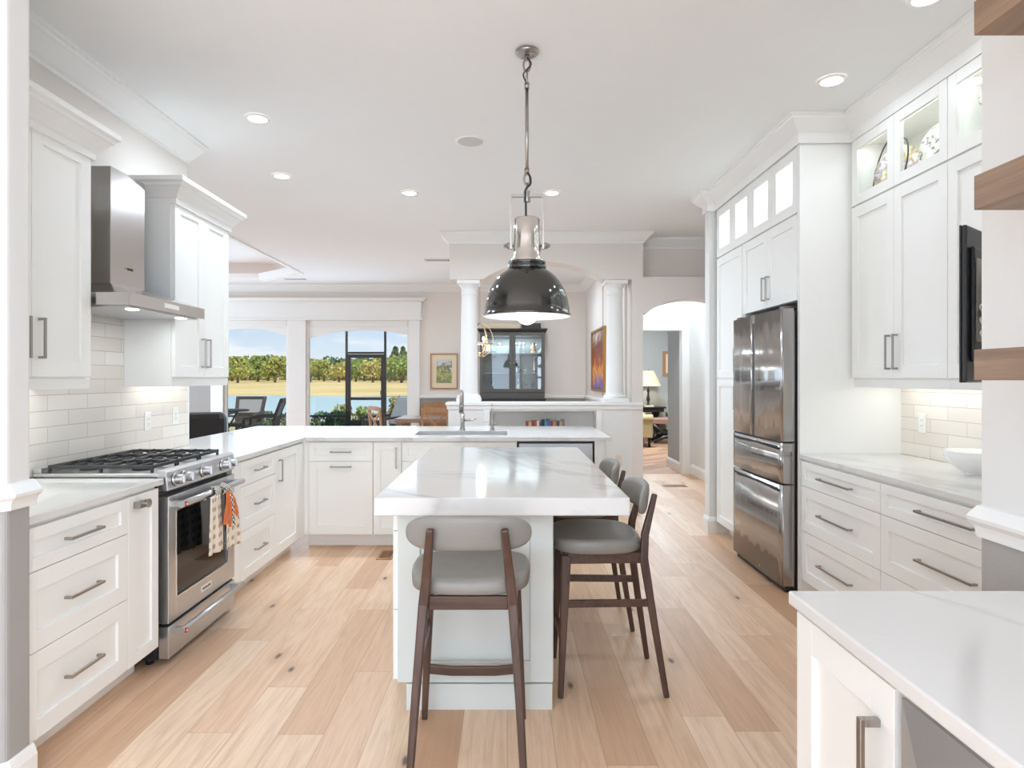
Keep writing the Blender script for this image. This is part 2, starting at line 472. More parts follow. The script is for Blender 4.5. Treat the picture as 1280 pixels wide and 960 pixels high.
# ------------------------------------------------------------------ mesh builder
class MB:
    def __init__(self, mat=None):
        self.v = []
        self.f = []
        self.s = []
        self.M = mat or Matrix.Identity(4)

    def add(self, vs, fs, smooth=False):
        b = len(self.v)
        self.v += [tuple(self.M @ Vector(p)) for p in vs]
        self.f += [tuple(b + i for i in q) for q in fs]
        self.s += [smooth] * len(fs)
        return self

    def box(self, x0, x1, y0, y1, z0, z1):
        vs = [(x0, y0, z0), (x1, y0, z0), (x1, y1, z0), (x0, y1, z0), (x0, y0, z1), (x1, y0, z1), (x1, y1, z1), (x0, y1, z1)]
        return self.add(vs, [(0, 3, 2, 1), (4, 5, 6, 7), (0, 1, 5, 4), (1, 2, 6, 5), (2, 3, 7, 6), (3, 0, 4, 7)])

    def hexa(self, vs):
        return self.add(vs, [(0, 3, 2, 1), (4, 5, 6, 7), (0, 1, 5, 4), (1, 2, 6, 5), (2, 3, 7, 6), (3, 0, 4, 7)])

    def prism(self, poly, a, b, axis='z'):
        """extrude a 2-D polygon from a to b along an axis"""
        n = len(poly)
        def P(p, h):
            return {'z': (p[0], p[1], h), 'y': (p[0], h, p[1]), 'x': (h, p[0], p[1])}[axis]
        vs = [P(p, a) for p in poly] + [P(p, b) for p in poly]
        fs = [tuple(range(n - 1, -1, -1)), tuple(range(n, 2 * n))] + [(i, (i + 1) % n, n + (i + 1) % n, n + i) for i in range(n)]
        return self.add(vs, fs)

    def rings(self, rings, cap0=True, cap1=True, smooth=True, closed=True):
        n = len(rings[0])
        vs = [p for r in rings for p in r]
        fs = []
        for k in range(len(rings) - 1):
            for i in range(n if closed else n - 1):
                j = (i + 1) % n
                fs.append((k * n + i, k * n + j, (k + 1) * n + j, (k + 1) * n + i))
        b = len(self.v)
        self.add(vs, fs, smooth)
        if cap0:
            self.f.append(tuple(b + i for i in range(n - 1, -1, -1))); self.s.append(False)
        if cap1:
            o = b + (len(rings) - 1) * n
            self.f.append(tuple(o + i for i in range(n))); self.s.append(False)
        return self

    def cyl(self, p0, p1, r0, r1=None, n=16, cap=True):
        r1 = r0 if r1 is None else r1
        p0, p1 = Vector(p0), Vector(p1)
        q = (p1 - p0).to_track_quat('Z', 'Y')
        rs = []
        for p, r in ((p0, r0), (p1, r1)):
            rs.append([tuple(p + q @ Vector((r * math.cos(2 * PI * i / n), r * math.sin(2 * PI * i / n), 0))) for i in range(n)])
        return self.rings(rs, cap, cap)

    def tube(self, pts, r, n=10, cap=True):
        pts = [Vector(p) for p in pts]
        rs = []
        rr = r if isinstance(r, (list, tuple)) else [r] * len(pts)
        up = None
        for i, p in enumerate(pts):
            d = (pts[min(i + 1, len(pts) - 1)] - pts[max(i - 1, 0)]).normalized()
            if up is None:
                up = d.orthogonal().normalized()
            a = (up - d * up.dot(d)).normalized()
            b = d.cross(a)
            up = a
            rs.append([tuple(p + (a * math.cos(2 * PI * k / n) + b * math.sin(2 * PI * k / n)) * rr[i]) for k in range(n)])
        return self.rings(rs, cap, cap)

    def bar(self, pts, w, d, xdir=(1, 0, 0)):
        """rectangular-section member through points; w along xdir, d across"""
        pts = [Vector(p) for p in pts]
        rs = []
        for i, p in enumerate(pts):
            t_ = (pts[min(i + 1, len(pts) - 1)] - pts[max(i - 1, 0)]).normalized()
            a = Vector(xdir)
            a = (a - t_ * a.dot(t_)).normalized()
            b = t_.cross(a)
            ww = w[i] if isinstance(w, (list, tuple)) else w
            dd = d[i] if isinstance(d, (list, tuple)) else d
            rs.append([tuple(p + a * sx * ww / 2 + b * sy * dd / 2) for sx, sy in ((-1, -1), (1, -1), (1, 1), (-1, 1))])
        return self.rings(rs, True, True, smooth=False)

    def lathe(self, prof, c=(0, 0, 0), n=32, smooth=True, cap0=False, cap1=False):
        rs = [[(c[0] + r * math.cos(2 * PI * i / n), c[1] + r * math.sin(2 * PI * i / n), c[2] + z) for i in range(n)] for r, z in prof]
        return self.rings(rs, cap0, cap1, smooth)

    def ball(self, c, rx, ry=None, rz=None, n=16, m=10):
        ry = rx if ry is None else ry
        rz = rx if rz is None else rz
        rs = []
        for k in range(1, m):
            a = PI * k / m
            rs.append([(c[0] + rx * math.sin(a) * math.cos(2 * PI * i / n), c[1] + ry * math.sin(a) * math.sin(2 * PI * i / n), c[2] - rz * math.cos(a)) for i in range(n)])
        return self.rings(rs, True, True)

    def grid(self, fn, nu, nv, smooth=True):
        vs = [fn(i / nu, j / nv) for j in range(nv + 1) for i in range(nu + 1)]
        fs = [(j * (nu + 1) + i, j * (nu + 1) + i + 1, (j + 1) * (nu + 1) + i + 1, (j + 1) * (nu + 1) + i) for j in range(nv) for i in range(nu)]
        return self.add(vs, fs, smooth)

    def sweep(self, prof, path, z=0.0):
        """moulding: profile (u outwards to the right of travel, h) along a plan polyline with mitres"""
        pts = [Vector((p[0], p[1])) for p in path]
        rs = []
        for i, p in enumerate(pts):
            ns = []
            if i > 0:
                d = (pts[i] - pts[i - 1]).normalized(); ns.append(Vector((d.y, -d.x)))
            if i < len(pts) - 1:
                d = (pts[i + 1] - pts[i]).normalized(); ns.append(Vector((d.y, -d.x)))
            if len(ns) == 2:
                b = (ns[0] + ns[1]).normalized()
                b = b / max(0.2, b.dot(ns[0]))
            else:
                b = ns[0]
            rs.append([(p.x + b.x * u, p.y + b.y * u, z + h) for u, h in prof])
        return self.rings(rs, True, True, smooth=False)

    def build(self, name, mat, parent=None, bevel=0.0, kind=None, solid=0.0, subsurf=0):
        me = bpy.data.meshes.new(name)
        me.from_pydata(self.v, [], self.f)
        me.polygons.foreach_set('use_smooth', self.s)
        bm = bmesh.new()
        bm.from_mesh(me)
        bmesh.ops.recalc_face_normals(bm, faces=bm.faces)
        bm.to_mesh(me)
        bm.free()
        me.materials.append(M[mat] if isinstance(mat, str) else mat)
        o = bpy.data.objects.new(name, me)
        col.objects.link(o)
        if parent is not None:
            o.parent = parent
        if kind:
            o['kind'] = kind
        if solid:
            md = o.modifiers.new('solid', 'SOLIDIFY'); md.thickness = solid; md.offset = 0.0
        if subsurf:
            md = o.modifiers.new('sub', 'SUBSURF'); md.levels = subsurf; md.render_levels = subsurf
        if bevel:
            md = o.modifiers.new('bevel', 'BEVEL'); md.width = bevel; md.segments = 2
            md.limit_method = 'ANGLE'; md.angle_limit = R(40)
        return o


def tag(o, label, cat, group=None, kind=None):
    o['label'] = label
    o['category'] = cat
    if group:
        o['group'] = group
    if kind:
        o['kind'] = kind
    return o


def thing(name, label, cat, loc=(0, 0, 0), rz=0.0, group=None):
    o = bpy.data.objects.new(name, None)
    o.empty_display_size = 0.1
    col.objects.link(o)
    o.location = loc
    o.rotation_euler = (0, 0, R(rz))
    return tag(o, label, cat, group)


def dup(root, loc, rz=None, label=None, group=None):
    r = root.copy()
    col.objects.link(r)
    r.location = loc
    if rz is not None:
        r.rotation_euler = (0, 0, R(rz))
    if label:
        r['label'] = label
    if group:
        r['group'] = group
    for ch in list(root.children):
        c = ch.copy(); col.objects.link(c); c.parent = r
        for g in list(ch.children):
            d_ = g.copy(); col.objects.link(d_); d_.parent = c
    return r


def struct(name, mb, mat, bevel=0.0, parent=None):
    return mb.build(name, mat, parent, bevel, kind='structure')


def wbox(name, x0, x1, y0, y1, z0, z1, mat='wall_greige'):
    return struct(name, MB().box(x0, x1, y0, y1, z0, z1), mat)


def smooth(p, k=6):
    p = [Vector(q) for q in p]
    o = []
    for i in range(len(p) - 1):
        a, b, c_, e = p[max(i - 1, 0)], p[i], p[i + 1], p[min(i + 2, len(p) - 1)]
        for j in range(k):
            s = j / k
            o.append(tuple(0.5 * ((2 * b) + (c_ - a) * s + (2 * a - 5 * b + 4 * c_ - e) * s * s + (3 * b - a - 3 * c_ + e) * s ** 3)))
    return o + [tuple(p[-1])]

# ================================================================== SETTING
CZ = 3.06
wbox('floor', -7.4, 5.0, -4.1, 9.34, -0.05, 0.0, 'oak_floor')
wbox('floor_study', 1.55, 5.0, 9.34, 15.4, -0.05, 0.0, 'study_floor')
wbox('floor_living', -7.4, 1.55, 9.34, 11.52, -0.05, 0.0, 'oak_floor')

# ceiling with an eight-sided tray opening over the living room
TR = [(-3.28, 5.9), (-3.28, 10.15), (-4.2, 10.95), (-6.3, 10.95), (-7.0, 10.2), (-7.0, 5.9), (-6.3, 5.2), (-4.2, 5.2)]
mb = MB()
mb.box(-7.4, 5.0, -4.1, 5.2, CZ, CZ + 0.08)
mb.box(-3.28, 5.0, 5.2, 15.4, CZ, CZ + 0.08)
mb.box(-7.4, -3.28, 10.95, 11.6, CZ, CZ + 0.08)
mb.box(-7.4, -7.0, 5.2, 10.95, CZ, CZ + 0.08)
mb.prism([(-3.28, 10.15), (-3.28, 10.95), (-4.2, 10.95)], CZ, CZ + 0.08)
mb.prism([(-3.28, 5.9), (-4.2, 5.2), (-3.28, 5.2)], CZ, CZ + 0.08)
mb.prism([(-7.0, 10.2), (-6.3, 10.95), (-7.0, 10.95)], CZ, CZ + 0.08)
mb.prism([(-7.0, 5.9), (-7.0, 5.2), (-6.3, 5.2)], CZ, CZ + 0.08)
struct('ceiling', mb, 'ceiling_white')
mb = MB()
mb.box(-7.4, -2.9, 4.8, 11.4, CZ + 0.34, CZ + 0.4)
cx_, cy_ = -5.14, 8.1
def off(p, k):
    v = Vector((p[0] - cx_, p[1] - cy_)); v = v.normalized() * k
    return (p[0] + v.x, p[1] + v.y)
TO = [off(p, 0.30) for p in TR]
n = len(TR)
for i in range(n):
    a, b = TO[i], TO[(i + 1) % n]
    mb.add([(a[0], a[1], CZ + 0.08), (b[0], b[1], CZ + 0.08), (b[0], b[1], CZ + 0.34), (a[0], a[1], CZ + 0.34)], [(0, 1, 2, 3)])
struct('ceiling_tray', mb, 'ceiling_white')
crown_prof = [(0, 0), (0.012, 0), (0.014, 0.018), (0.028, 0.028), (0.034, 0.034), (0.082, 0.082), (0.09, 0.088), (0.094, 0.1), (0.105, 0.104), (0.105, 0.12), (0, 0.12)]
mb = MB()
mb.sweep([(0.0, -0.012), (0.05, -0.012), (0.05, 0.0), (0.0, 0.0)], TR + [TR[0]], CZ - 0.001)
mb.sweep([(0.0, 0.0), (-0.03, 0.01), (-0.07, 0.05), (-0.07, 0.12), (0.0, 0.12)], [TR[k % n] for k in range(n + 1)], CZ)
struct('trim_tray', mb, 'trim_white')
tr_in = [off(p, 0.12) for p in TR]
mb = MB().sweep([(0, 0), (0.015, 0), (0.015, 0.012), (0, 0.012)], tr_in + [tr_in[0]], CZ + 0.10)
struct('trim_cove_light', mb, 'cove_glow')

# left kitchen wall and the stub wall in front of it
wbox('wall_left', -2.43, -2.31, 2.19, 4.62, 0, CZ)
def bull_wall(x0, x1, y0, y1, z0, z1, r=0.02):
    pts = [(x0, y0)]
    for k in range(5):
        a = -PI / 2 + PI / 2 * k / 4
        pts.append((x1 - r + r * math.cos(a), y0 + r + r * math.sin(a)))
    for k in range(5):
        a = PI / 2 * k / 4
        pts.append((x1 - r + r * math.cos(a), y1 - r + r * math.sin(a)))
    pts.append((x0, y1))
    return MB().prism(pts, z0, z1)
SX, SY0, SY1 = -1.625, 2.07, 2.19
struct('wall_left_stub', bull_wall(-4.4, SX, SY0, SY1, 1.0, CZ), 'wall_white')
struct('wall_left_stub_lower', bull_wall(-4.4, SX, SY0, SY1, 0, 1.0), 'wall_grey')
rail_prof = [(0, 0), (0.014, 0), (0.016, 0.018), (0.02, 0.03), (0.036, 0.044), (0.038, 0.054), (0.012, 0.084), (0, 0.087)]
base_prof = [(0, 0), (0.018, 0), (0.018, 0.115), (0.012, 0.135), (0.006, 0.15), (0, 0.15)]
struct('trim_rail_left', MB().sweep(rail_prof, [(-4.4, SY0), (SX - 0.012, SY0), (SX, SY0 + 0.012), (SX, SY1)], 0.965), 'trim_white')
struct('baseboard_left_stub', MB().sweep(base_prof, [(-4.4, SY0), (SX - 0.012, SY0), (SX, SY0 + 0.012), (SX, SY1)]), 'trim_white')

# right: wall beside the camera, its return, kitchen wall, far return
mb = MB().box(1.29, 1.41, -1.2, 1.74, 1.0, CZ)
mb.box(1.29, 1.41, -4.0, -3.6, 1.0, CZ); mb.box(1.29, 1.41, -3.6, -1.2, 2.5, CZ)
struct('wall_right_near', mb, 'wall_white')
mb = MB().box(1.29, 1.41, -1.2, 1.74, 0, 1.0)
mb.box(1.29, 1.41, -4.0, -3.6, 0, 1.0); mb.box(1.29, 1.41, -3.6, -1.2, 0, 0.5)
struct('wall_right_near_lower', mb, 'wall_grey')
mb = MB()
for y in (-3.6, -2.425, -1.25):
    mb.box(1.33, 1.37, y, y + 0.05, 0.5, 2.5)
mb.box(1.33, 1.37, -3.6, -1.2, 0.5, 0.55); mb.box(1.33, 1.37, -3.6, -1.2, 2.45, 2.5)
struct('window_5', mb, 'trim_white')  # out-of-view window, added to go with the right-hand fill lamp
wbox('wall_right_return', 1.41, 2.53, 1.62, 1.74, 0, CZ, 'wall_white')
wbox('wall_right', 2.53, 2.65, 1.62, 5.87, 0, CZ, 'wall_white')
wbox('wall_right_far_return', 1.815, 2.53, 5.75, 5.87, 0, CZ, 'wall_white')
wbox('wall_right_passage', 2.53, 3.3, 5.87, 5.99, 0, CZ, 'wall_white')
wbox('wall_right_passage_end', 3.2, 3.3, 5.99, 7.33, 0, CZ, 'wall_white')
struct('trim_rail_right', MB().sweep([(u * 0.66, h) for u, h in rail_prof], [(1.60, 1.74), (1.29, 1.74), (1.29, -1.2)], 0.965), 'trim_white')
struct('baseboard_right_far', MB().sweep(base_prof, [(2.5, 5.87), (1.815, 5.87), (1.815, 5.75), (1.875, 5.75)]), 'trim_white')

# room behind the camera, with a wide window and a side window added for light
mb = MB()
mb.box(-4.5, -3.8, -4.1, -3.98, 0, CZ); mb.box(0.6, 1.41, -4.1, -3.98, 0, CZ)
mb.box(-3.8, 0.6, -4.1, -3.98, 0, 0.35); mb.box(-3.8, 0.6, -4.1, -3.98, 2.75, CZ)
struct('wall_rear', mb, 'wall_white')
mb = MB()
mb.box(-4.5, -4.4, -4.1, -1.2, 0, CZ); mb.box(-4.5, -4.4, 1.4, 2.19, 0, CZ)
mb.box(-4.5, -4.4, -1.2, 1.4, 0, 0.45); mb.box(-4.5, -4.4, -1.2, 1.4, 2.55, CZ)
struct('wall_left_near', mb, 'wall_white')
mb = MB()
for x in (-3.8, -2.36, -0.9, 0.55):
    mb.box(x, x + 0.05, -4.06, -4.02, 0.35, 2.75)
mb.box(-3.8, 0.6, -4.06, -4.02, 0.35, 0.4); mb.box(-3.8, 0.6, -4.06, -4.02, 2.7, 2.75); mb.box(-3.8, 0.6, -4.055, -4.025, 1.95, 1.99)
struct('window_3', mb, 'trim_white')
mb = MB()
for y in (-1.2, 0.075, 1.35):
    mb.box(-4.47, -4.43, y, y + 0.05, 0.45, 2.55)
mb.box(-4.47, -4.43, -1.2, 1.4, 0.45, 0.5); mb.box(-4.47, -4.43, -1.2, 1.4, 2.5, 2.55)
struct('window_4', mb, 'trim_white')

# living room side (left of the kitchen wall)
mb = MB()
mb.box(-7.4, -7.28, 4.5, 8.0, 0, CZ); mb.box(-7.4, -7.28, 10.6, 11.6, 0, CZ)
mb.box(-7.4, -7.28, 8.0, 10.6, 0, 0.3); mb.box(-7.4, -7.28, 8.0, 10.6, 2.6, CZ)
struct('wall_living', mb, 'wall_greige')
wbox('wall_living_front', -7.4, -2.43, 4.5, 4.62, 0, CZ)

# back wall with two tall windows
BY = 11.4
OP = [(-5.05, -3.90), (-3.58, -1.74)]
WZ = 2.44
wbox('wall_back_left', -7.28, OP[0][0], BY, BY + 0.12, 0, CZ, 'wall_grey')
mb = MB()
mb.box(OP[0][1], OP[1][0], BY, BY + 0.12, 0, CZ)
mb.box(OP[1][1], 1.40, BY, BY + 0.12, 0, CZ)
mb.box(OP[0][0], OP[0][1], BY, BY + 0.12, WZ, CZ)
mb.box(OP[1][0], OP[1][1], BY, BY + 0.12, WZ, CZ)
struct('wall_back', mb, 'wall_greige')
mb = MB()   # casings and the deep header board across both windows
for x0, x1 in ((-5.27, -5.05), (-3.90, -3.58), (-1.74, -1.555)):
    mb.box(x0, x1, BY - 0.035, BY - 0.001, 0, WZ)
mb.box(-5.30, -1.53, BY - 0.05, BY - 0.001, WZ, 2.76)
mb.box(-5.33, -1.50, BY - 0.075, BY - 0.001, WZ - 0.012, WZ + 0.02)
mb.sweep([(0, 0), (0.05, 0.0), (0.06, 0.02), (0.09, 0.04), (0.09, 0.06), (0, 0.06)], [(-5.30, BY), (-5.30, BY - 0.05), (-1.53, BY - 0.05), (-1.53, BY)], 2.76)
struct('trim_window_header', mb, 'trim_white', 0.003)

def arch_pts(x0, x1, zs, zp, n=20):
    """segmental arch through (x0,zs),(mid,zp),(x1,zs)"""
    c = (x0 + x1) / 2; hw = (x1 - x0) / 2; rise = zp - zs
    rad = (hw * hw + rise * rise) / (2 * rise)
    return [(x0 + (x1 - x0) * k / n, zp - rad + math.sqrt(max(0, rad * rad - (x0 + (x1 - x0) * k / n - c) ** 2))) for k in range(n + 1)]

def arch_block(mb, x0, x1, ztop, y0, y1, pts):
    """solid between the curve pts and ztop (full width x0..x1)"""
    if pts[0][0] > x0: pts = [(x0, pts[0][1])] + pts
    if pts[-1][0] < x1: pts = pts + [(x1, pts[-1][1])]
    for (xa, za), (xb, zb) in zip(pts[:-1], pts[1:]):
        mb.hexa([(xa, y0, za), (xb, y0, zb), (xb, y1, zb), (xa, y1, za), (xa, y0, ztop), (xb, y0, ztop), (xb, y1, ztop), (xa, y1, ztop)])
    return mb

for k, (x0, x1) in enumerate(OP):
    mb = MB()
    f = 0.045
    for xa, xb in ((x0, x0 + f), (x1 - f, x1)):
        mb.box(xa, xb, BY + 0.02, BY + 0.08, 0.0, WZ)
    mb.box(x0 + f, x1 - f, BY + 0.02, BY + 0.08, 0.0, 0.07)
    mb.box(x0 + f, x1 - f, BY + 0.01, BY + 0.09, WZ - 0.12, WZ)     # shade cassette
    wn = struct('window_%d' % (k + 1), mb, 'trim_white', 0.002)
    struct('pane', MB().box(x0 + f, x1 - f, BY + 0.048, BY + 0.054, 0.07, WZ - 0.12), 'pane_clear', parent=wn)
# white arched spandrels at the head of each window
mb = MB()
for (x0, x1), (ax0, ax1, zs, zp) in zip(OP, ((-5.345, -3.895, 2.137, 2.283), (-3.60, -1.505, 2.09, 2.253))):
    f = 0.046
    ap = [p for p in arch_pts(ax0, ax1, zs, zp, 48) if x0 + f <= p[0] <= x1 - f]
    arch_block(mb, x0 + f, x1 - f, WZ - 0.121, BY + 0.022, BY + 0.045, ap)
struct('trim_window_arch', mb, 'trim_white')
struct('trim_crown_back', MB().sweep(crown_prof, [(-7.28, BY), (1.40, BY), (1.40, 7.64)], CZ - 0.121), 'trim_white')
struct('trim_rail_back', MB().sweep([(0, 0), (0.02, 0), (0.03, 0.02), (0.03, 0.05), (0, 0.055)], [(-1.553, BY), (1.40, BY), (1.40, 7.64)], 1.04), 'trim_white')
wbox('wall_back_wainscot', -1.553, 1.385, BY - 0.008, BY - 0.001, 0.13, 1.04, 'wainscot_sage')

# dining side wall, arch wall, half wall
wbox('wall_dining_side', 1.40, 1.55, 7.63, 9.3, 0, CZ)
wbox('wall_dining_side_far', 1.40, 1.55, 9.42, BY, 0, CZ)
AY0, AY1 = 7.33, 7.63
mb = MB()
arch_block(mb, -0.66, 1.43, CZ, AY0, AY1, arch_pts(-0.285, 1.11, 2.53, 2.735))
mb.box(1.43, 1.555, AY0, AY1, 0, CZ)
# passage arch, wall lower than the recess above it
pp = [(1.555, 2.14), (1.60, 2.14)] + [(1.60 + 1.06 * k / 20, 2.14 + 0.175 * math.sin(PI * k / 20) ** 0.7) for k in range(1, 20)] + [(2.66, 2.14), (2.70, 2.14)]
arch_block(mb, 1.555, 3.2, 2.56, AY0, AY1, pp[:-1] + [(2.70, 2.14)])
mb.box(2.70, 3.2, AY0, AY1, 0, 2.14)
mb.box(1.40, 3.2, AY1, AY1 + 0.12, 2.56, CZ)
struct('wall_arch', mb, 'wall_greige')
struct('trim_crown_arch', MB().sweep(crown_prof, [(-0.66, AY1), (-0.66, AY0), (1.555, AY0), (1.555, AY1), (3.2, AY1)], CZ - 0.121), 'trim_white')
mb = MB()   # half wall with an open bookshelf niche
mb.box(-0.675, -0.20, AY0, AY1, 0, 1.09)
mb.box(-0.20, 1.02, AY1 - 0.03, AY1, 0, 1.09)
mb.box(1.02, 1.43, AY0, AY1, 0, 1.09)
mb.box(-0.20, 1.02, AY0, AY1 - 0.03, 1.02, 1.09)
mb.box(-0.20, 1.02, AY0, AY1 - 0.03, 0.64, 0.67)
mb.box(-0.20, 1.02, AY0, AY1 - 0.03, 0.0, 0.12)
struct('wall_half', mb, 'wall_white')
mb = MB()
mb.sweep([(0, -0.05), (0.012, -0.05), (0.018, -0.01), (0.03, 0.0), (0.03, 0.03), (0, 0.03)], [(-0.675, AY1), (-0.675, AY0), (1.43, AY0)], 1.09)
mb.box(-0.675, 1.43, AY0, AY1 + 0.02, 1.09, 1.12)
mb.sweep([(0, -0.05), (0.012, -0.05), (0.018, -0.01), (0.03, 0.0), (0.03, 0.03), (0, 0.03)], [(1.431, AY0), (1.55, AY0)], 1.09)
for x in (-0.27, 1.02):
    mb.box(x, x + 0.07, AY0 - 0.018, AY0 - 0.0005, 0.9, 1.035)
    mb.box(x + 0.008, x + 0.062, AY0 - 0.012, AY0 - 0.0005, 0.15, 0.9)
struct('trim_half_wall', mb, 'trim_white', 0.002)
struct('baseboard_arch', MB().sweep(base_prof, [(-0.675, AY1), (-0.675, AY0), (1.555, AY0), (1.555, AY1)]), 'trim_white')

def column(x, label):
    c = thing('column', label, 'column', (x, AY0 + 0.14, 1.12), 0, 'round columns on the half wall')
    b = MB().box(-0.14, 0.14, -0.135, 0.135, 0.0005, 0.045)
    b.lathe([(0.135, 0.045), (0.138, 0.06), (0.130, 0.075), (0.112, 0.082), (0.106, 0.095), (0.104, 0.11)], n=32)
    b.build('plinth', 'trim_white', c, 0.003)
    MB().lathe([(0.104, 0.11), (0.102, 0.3), (0.098, 0.7), (0.088, 1.24)], n=32).build('shaft', 'trim_white', c)
    k = MB().lathe([(0.088, 1.24), (0.096, 1.245), (0.096, 1.26), (0.089, 1.265), (0.089, 1.32), (0.1, 1.33), (0.105, 1.345), (0.118, 1.365)], n=32)
    k.box(-0.13, 0.13, -0.13, 0.13, 1.365, 1.4085)
    k.build('capital', 'trim_white', c, 0.003)
    return c
column(-0.445, 'white round column on the half wall left of the dark china cabinet')
column(1.255, 'white round column on the half wall right of the dining alcove, by the canyon painting')

# passage hall and study beyond
wbox('wall_hall_right', 2.69, 2.80, 7.63, 9.3, 0, CZ, 'wall_white')
mb = MB()
mb.box(1.55, 1.66, 9.3, 9.42, 0, CZ); mb.box(2.545, 5.0, 9.3, 9.42, 0, CZ); mb.box(1.66, 2.545, 9.3, 9.42, 2.09, CZ)
struct('wall_hall_back', mb, 'wall_white')
mb = MB()
cp = [(0, 0), (0.018, 0), (0.018, 0.075), (0.012, 0.09), (0, 0.095)]
mb.box(2.545, 2.65, 9.275, 9.299, 0, 2.09); mb.box(1.56, 1.66, 9.275, 9.299, 0, 2.09); mb.box(1.56, 2.65, 9.275, 9.299, 2.09, 2.16)
mb.box(2.535, 2.555, 9.27, 9.43, 0, 2.09)
struct('trim_study_door', mb, 'trim_white', 0.004)
struct('baseboard_hall', MB().sweep(base_prof, [(2.653, 9.3), (2.69, 9.3), (2.69, 7.64)]), 'trim_white')
wbox('wall_study_side', 2.56, 2.69, 9.42, 10.2, 0, CZ, 'study_wall')
mb = MB()
mb.box(1.55, 5.0, 15.2, 15.3, 0, CZ); mb.box(4.9, 5.0, 9.42, 15.2, 0, CZ); mb.box(1.552, 1.65, 9.42, 15.2, 0, CZ)
struct('wall_study', mb, 'study_wall')
mb = MB().sweep(base_prof, [(2.56, 9.43), (2.56, 10.2), (2.69, 10.2)][::-1])
mb.sweep(base_prof, [(1.65, 15.2), (4.9, 15.2)])
struct('baseboard_study', mb, 'trim_white')

# kitchen crowns
struct('trim_crown_left', MB().sweep([(u * 1.5, h) for u, h in crown_prof], [(-2.31, 2.195), (-2.31, 4.615)], CZ - 0.1205), 'trim_white')
cab_crown = [(0, -0.045), (0.012, -0.045), (0.012, 0.0)] + [(u * 0.95, h) for u, h in crown_prof[1:-1]] + [(0.0, 0.12)]
struct('trim_crown_right', MB().sweep(cab_crown, [(2.52, 5.87), (1.805, 5.87), (1.805, 5.745), (1.868, 5.745), (1.868, 4.085), (2.195, 4.085), (2.195, 1.75)], CZ - 0.1205), 'trim_white')

# tiled splashbacks and plain end panels
wbox('wall_left_backsplash', -2.3095, -2.300, 2.19, 4.62, 0.9145, 1.9, 'subway_tile')
wbox('wall_right_backsplash', 2.520, 2.5295, 1.74, 4.10, 0.9145, 1.40, 'subway_tile')
struct('trim_backsplash_left', MB().box(-2.31, -2.298, 4.61, 4.625, 0.915, 1.34), 'trim_white')

# ------------------------------------------------------------------ outdoors
wbox('ground_porch', -9, 3, BY + 0.13, 16.0, -0.08, -0.03, 'concrete')
mb = MB().grid(lambda u, v: (-70 + 90 * u, 16.0 + 16 * v, -0.06 - 0.6 * v), 4, 4)
struct('ground_near_lawn', mb, 'lawn_near')
struct('ground_lake', MB().grid(lambda u, v: (-120 + 170 * u, 30 + 46 * v, -0.6), 2, 2, False), 'lake_water')
mb = MB().grid(lambda u, v: (-260 + 380 * u, 71 + 190 * v, -0.65 + 0.25 * math.sin(min(1, v * 8) * PI / 2) + 1.35 * v + 0.12 * math.sin(u * 40 + v * 9)), 40, 24)
struct('ground_far_lawn', mb, 'lawn_far')

# ================================================================== CABINETS
def pull(parent, cx, cz, L, vert=False, y=-0.021, mat='nickel', name='handle', t_=0.011, stand=0.032):
    """flat bar pull on a front; local front plane at y"""
    mb = MB()
    h = L / 2
    if vert:
        mb.box(cx - t_ / 2, cx + t_ / 2, y - stand, y - stand + 0.009, cz - h, cz + h)
        for s in (-1, 1):
            z0 = cz + s * (h - t_ / 2)
            mb.box(cx - t_ / 2, cx + t_ / 2, y - stand + 0.009, y, z0 - t_ / 2, z0 + t_ / 2)
    else:
        mb.box(cx - h, cx + h, y - stand, y - stand + 0.009, cz - t_ / 2, cz + t_ / 2)
        for s in (-1, 1):
            x0 = cx + s * (h - t_ / 2)
            mb.box(x0 - t_ / 2, x0 + t_ / 2, y - stand + 0.009, y, cz - t_ / 2, cz + t_ / 2)
    return mb.build(name, mat, parent, 0.0015)


def shaker(parent, name, x0, x1, z0, z1, mat='cabinet_white', fw=0.068, glass=False, yb=-0.001, th=0.02):
    mb = MB()
    yf = yb - th
    mb.box(x0, x0 + fw, yf, yb, z0, z1)
    mb.box(x1 - fw, x1, yf, yb, z0, z1)
    mb.box(x0 + fw, x1 - fw, yf, yb, z0, z0 + fw)
    mb.box(x0 + fw, x1 - fw, yf, yb, z1 - fw, z1)
    if not glass:
        mb.box(x0 + fw - 0.002, x1 - fw + 0.002, yf + 0.011, yb, z0 + fw - 0.002, z1 - fw + 0.002)
    o = mb.build(name, mat, parent, 0.0012)
    if glass:
        MB().box(x0 + fw - 0.004, x1 - fw + 0.004, yb - 0.011, yb - 0.007, z0 + fw - 0.004, z1 - fw + 0.004).build('pane', 'pane_clear', o)
    return o

G = 0.0016
ZB, Z1, Z2, ZT = 0.118, 0.430, 0.715, 0.872     # drawer lines of the base cabinets

def drawers(c, x0, x1, L, fw=0.068, zs=(ZB, Z1, Z2, ZT)):
    for z0, z1 in zip(zs[:-1], zs[1:]):
        d_ = shaker(c, 'drawer', x0 + G, x1 - G, z0 + G, z1 - G, fw=min(fw, (z1 - z0) * 0.3) if z1 - z0 < 0.2 else fw)
        pull(d_, (x0 + x1) / 2, (z0 + z1) / 2, L)

def carcass(c, w, depth, x0=0.0, z0=0.112, z1=0.8835, mat='cabinet_white'):
    MB().box(x0, x0 + w, 0, depth, z0, z1).build('carcass', mat, c)
    MB().box(x0, x0 + w, 0.095, depth, 0.0, z0).build('toe_kick', mat, c)

def base(label, loc, rz, w, depth=0.60):
    c = thing('base_cabinet', label, 'cabinet', loc, rz, 'white shaker base cabinets')
    carcass(c, w, depth)
    return c

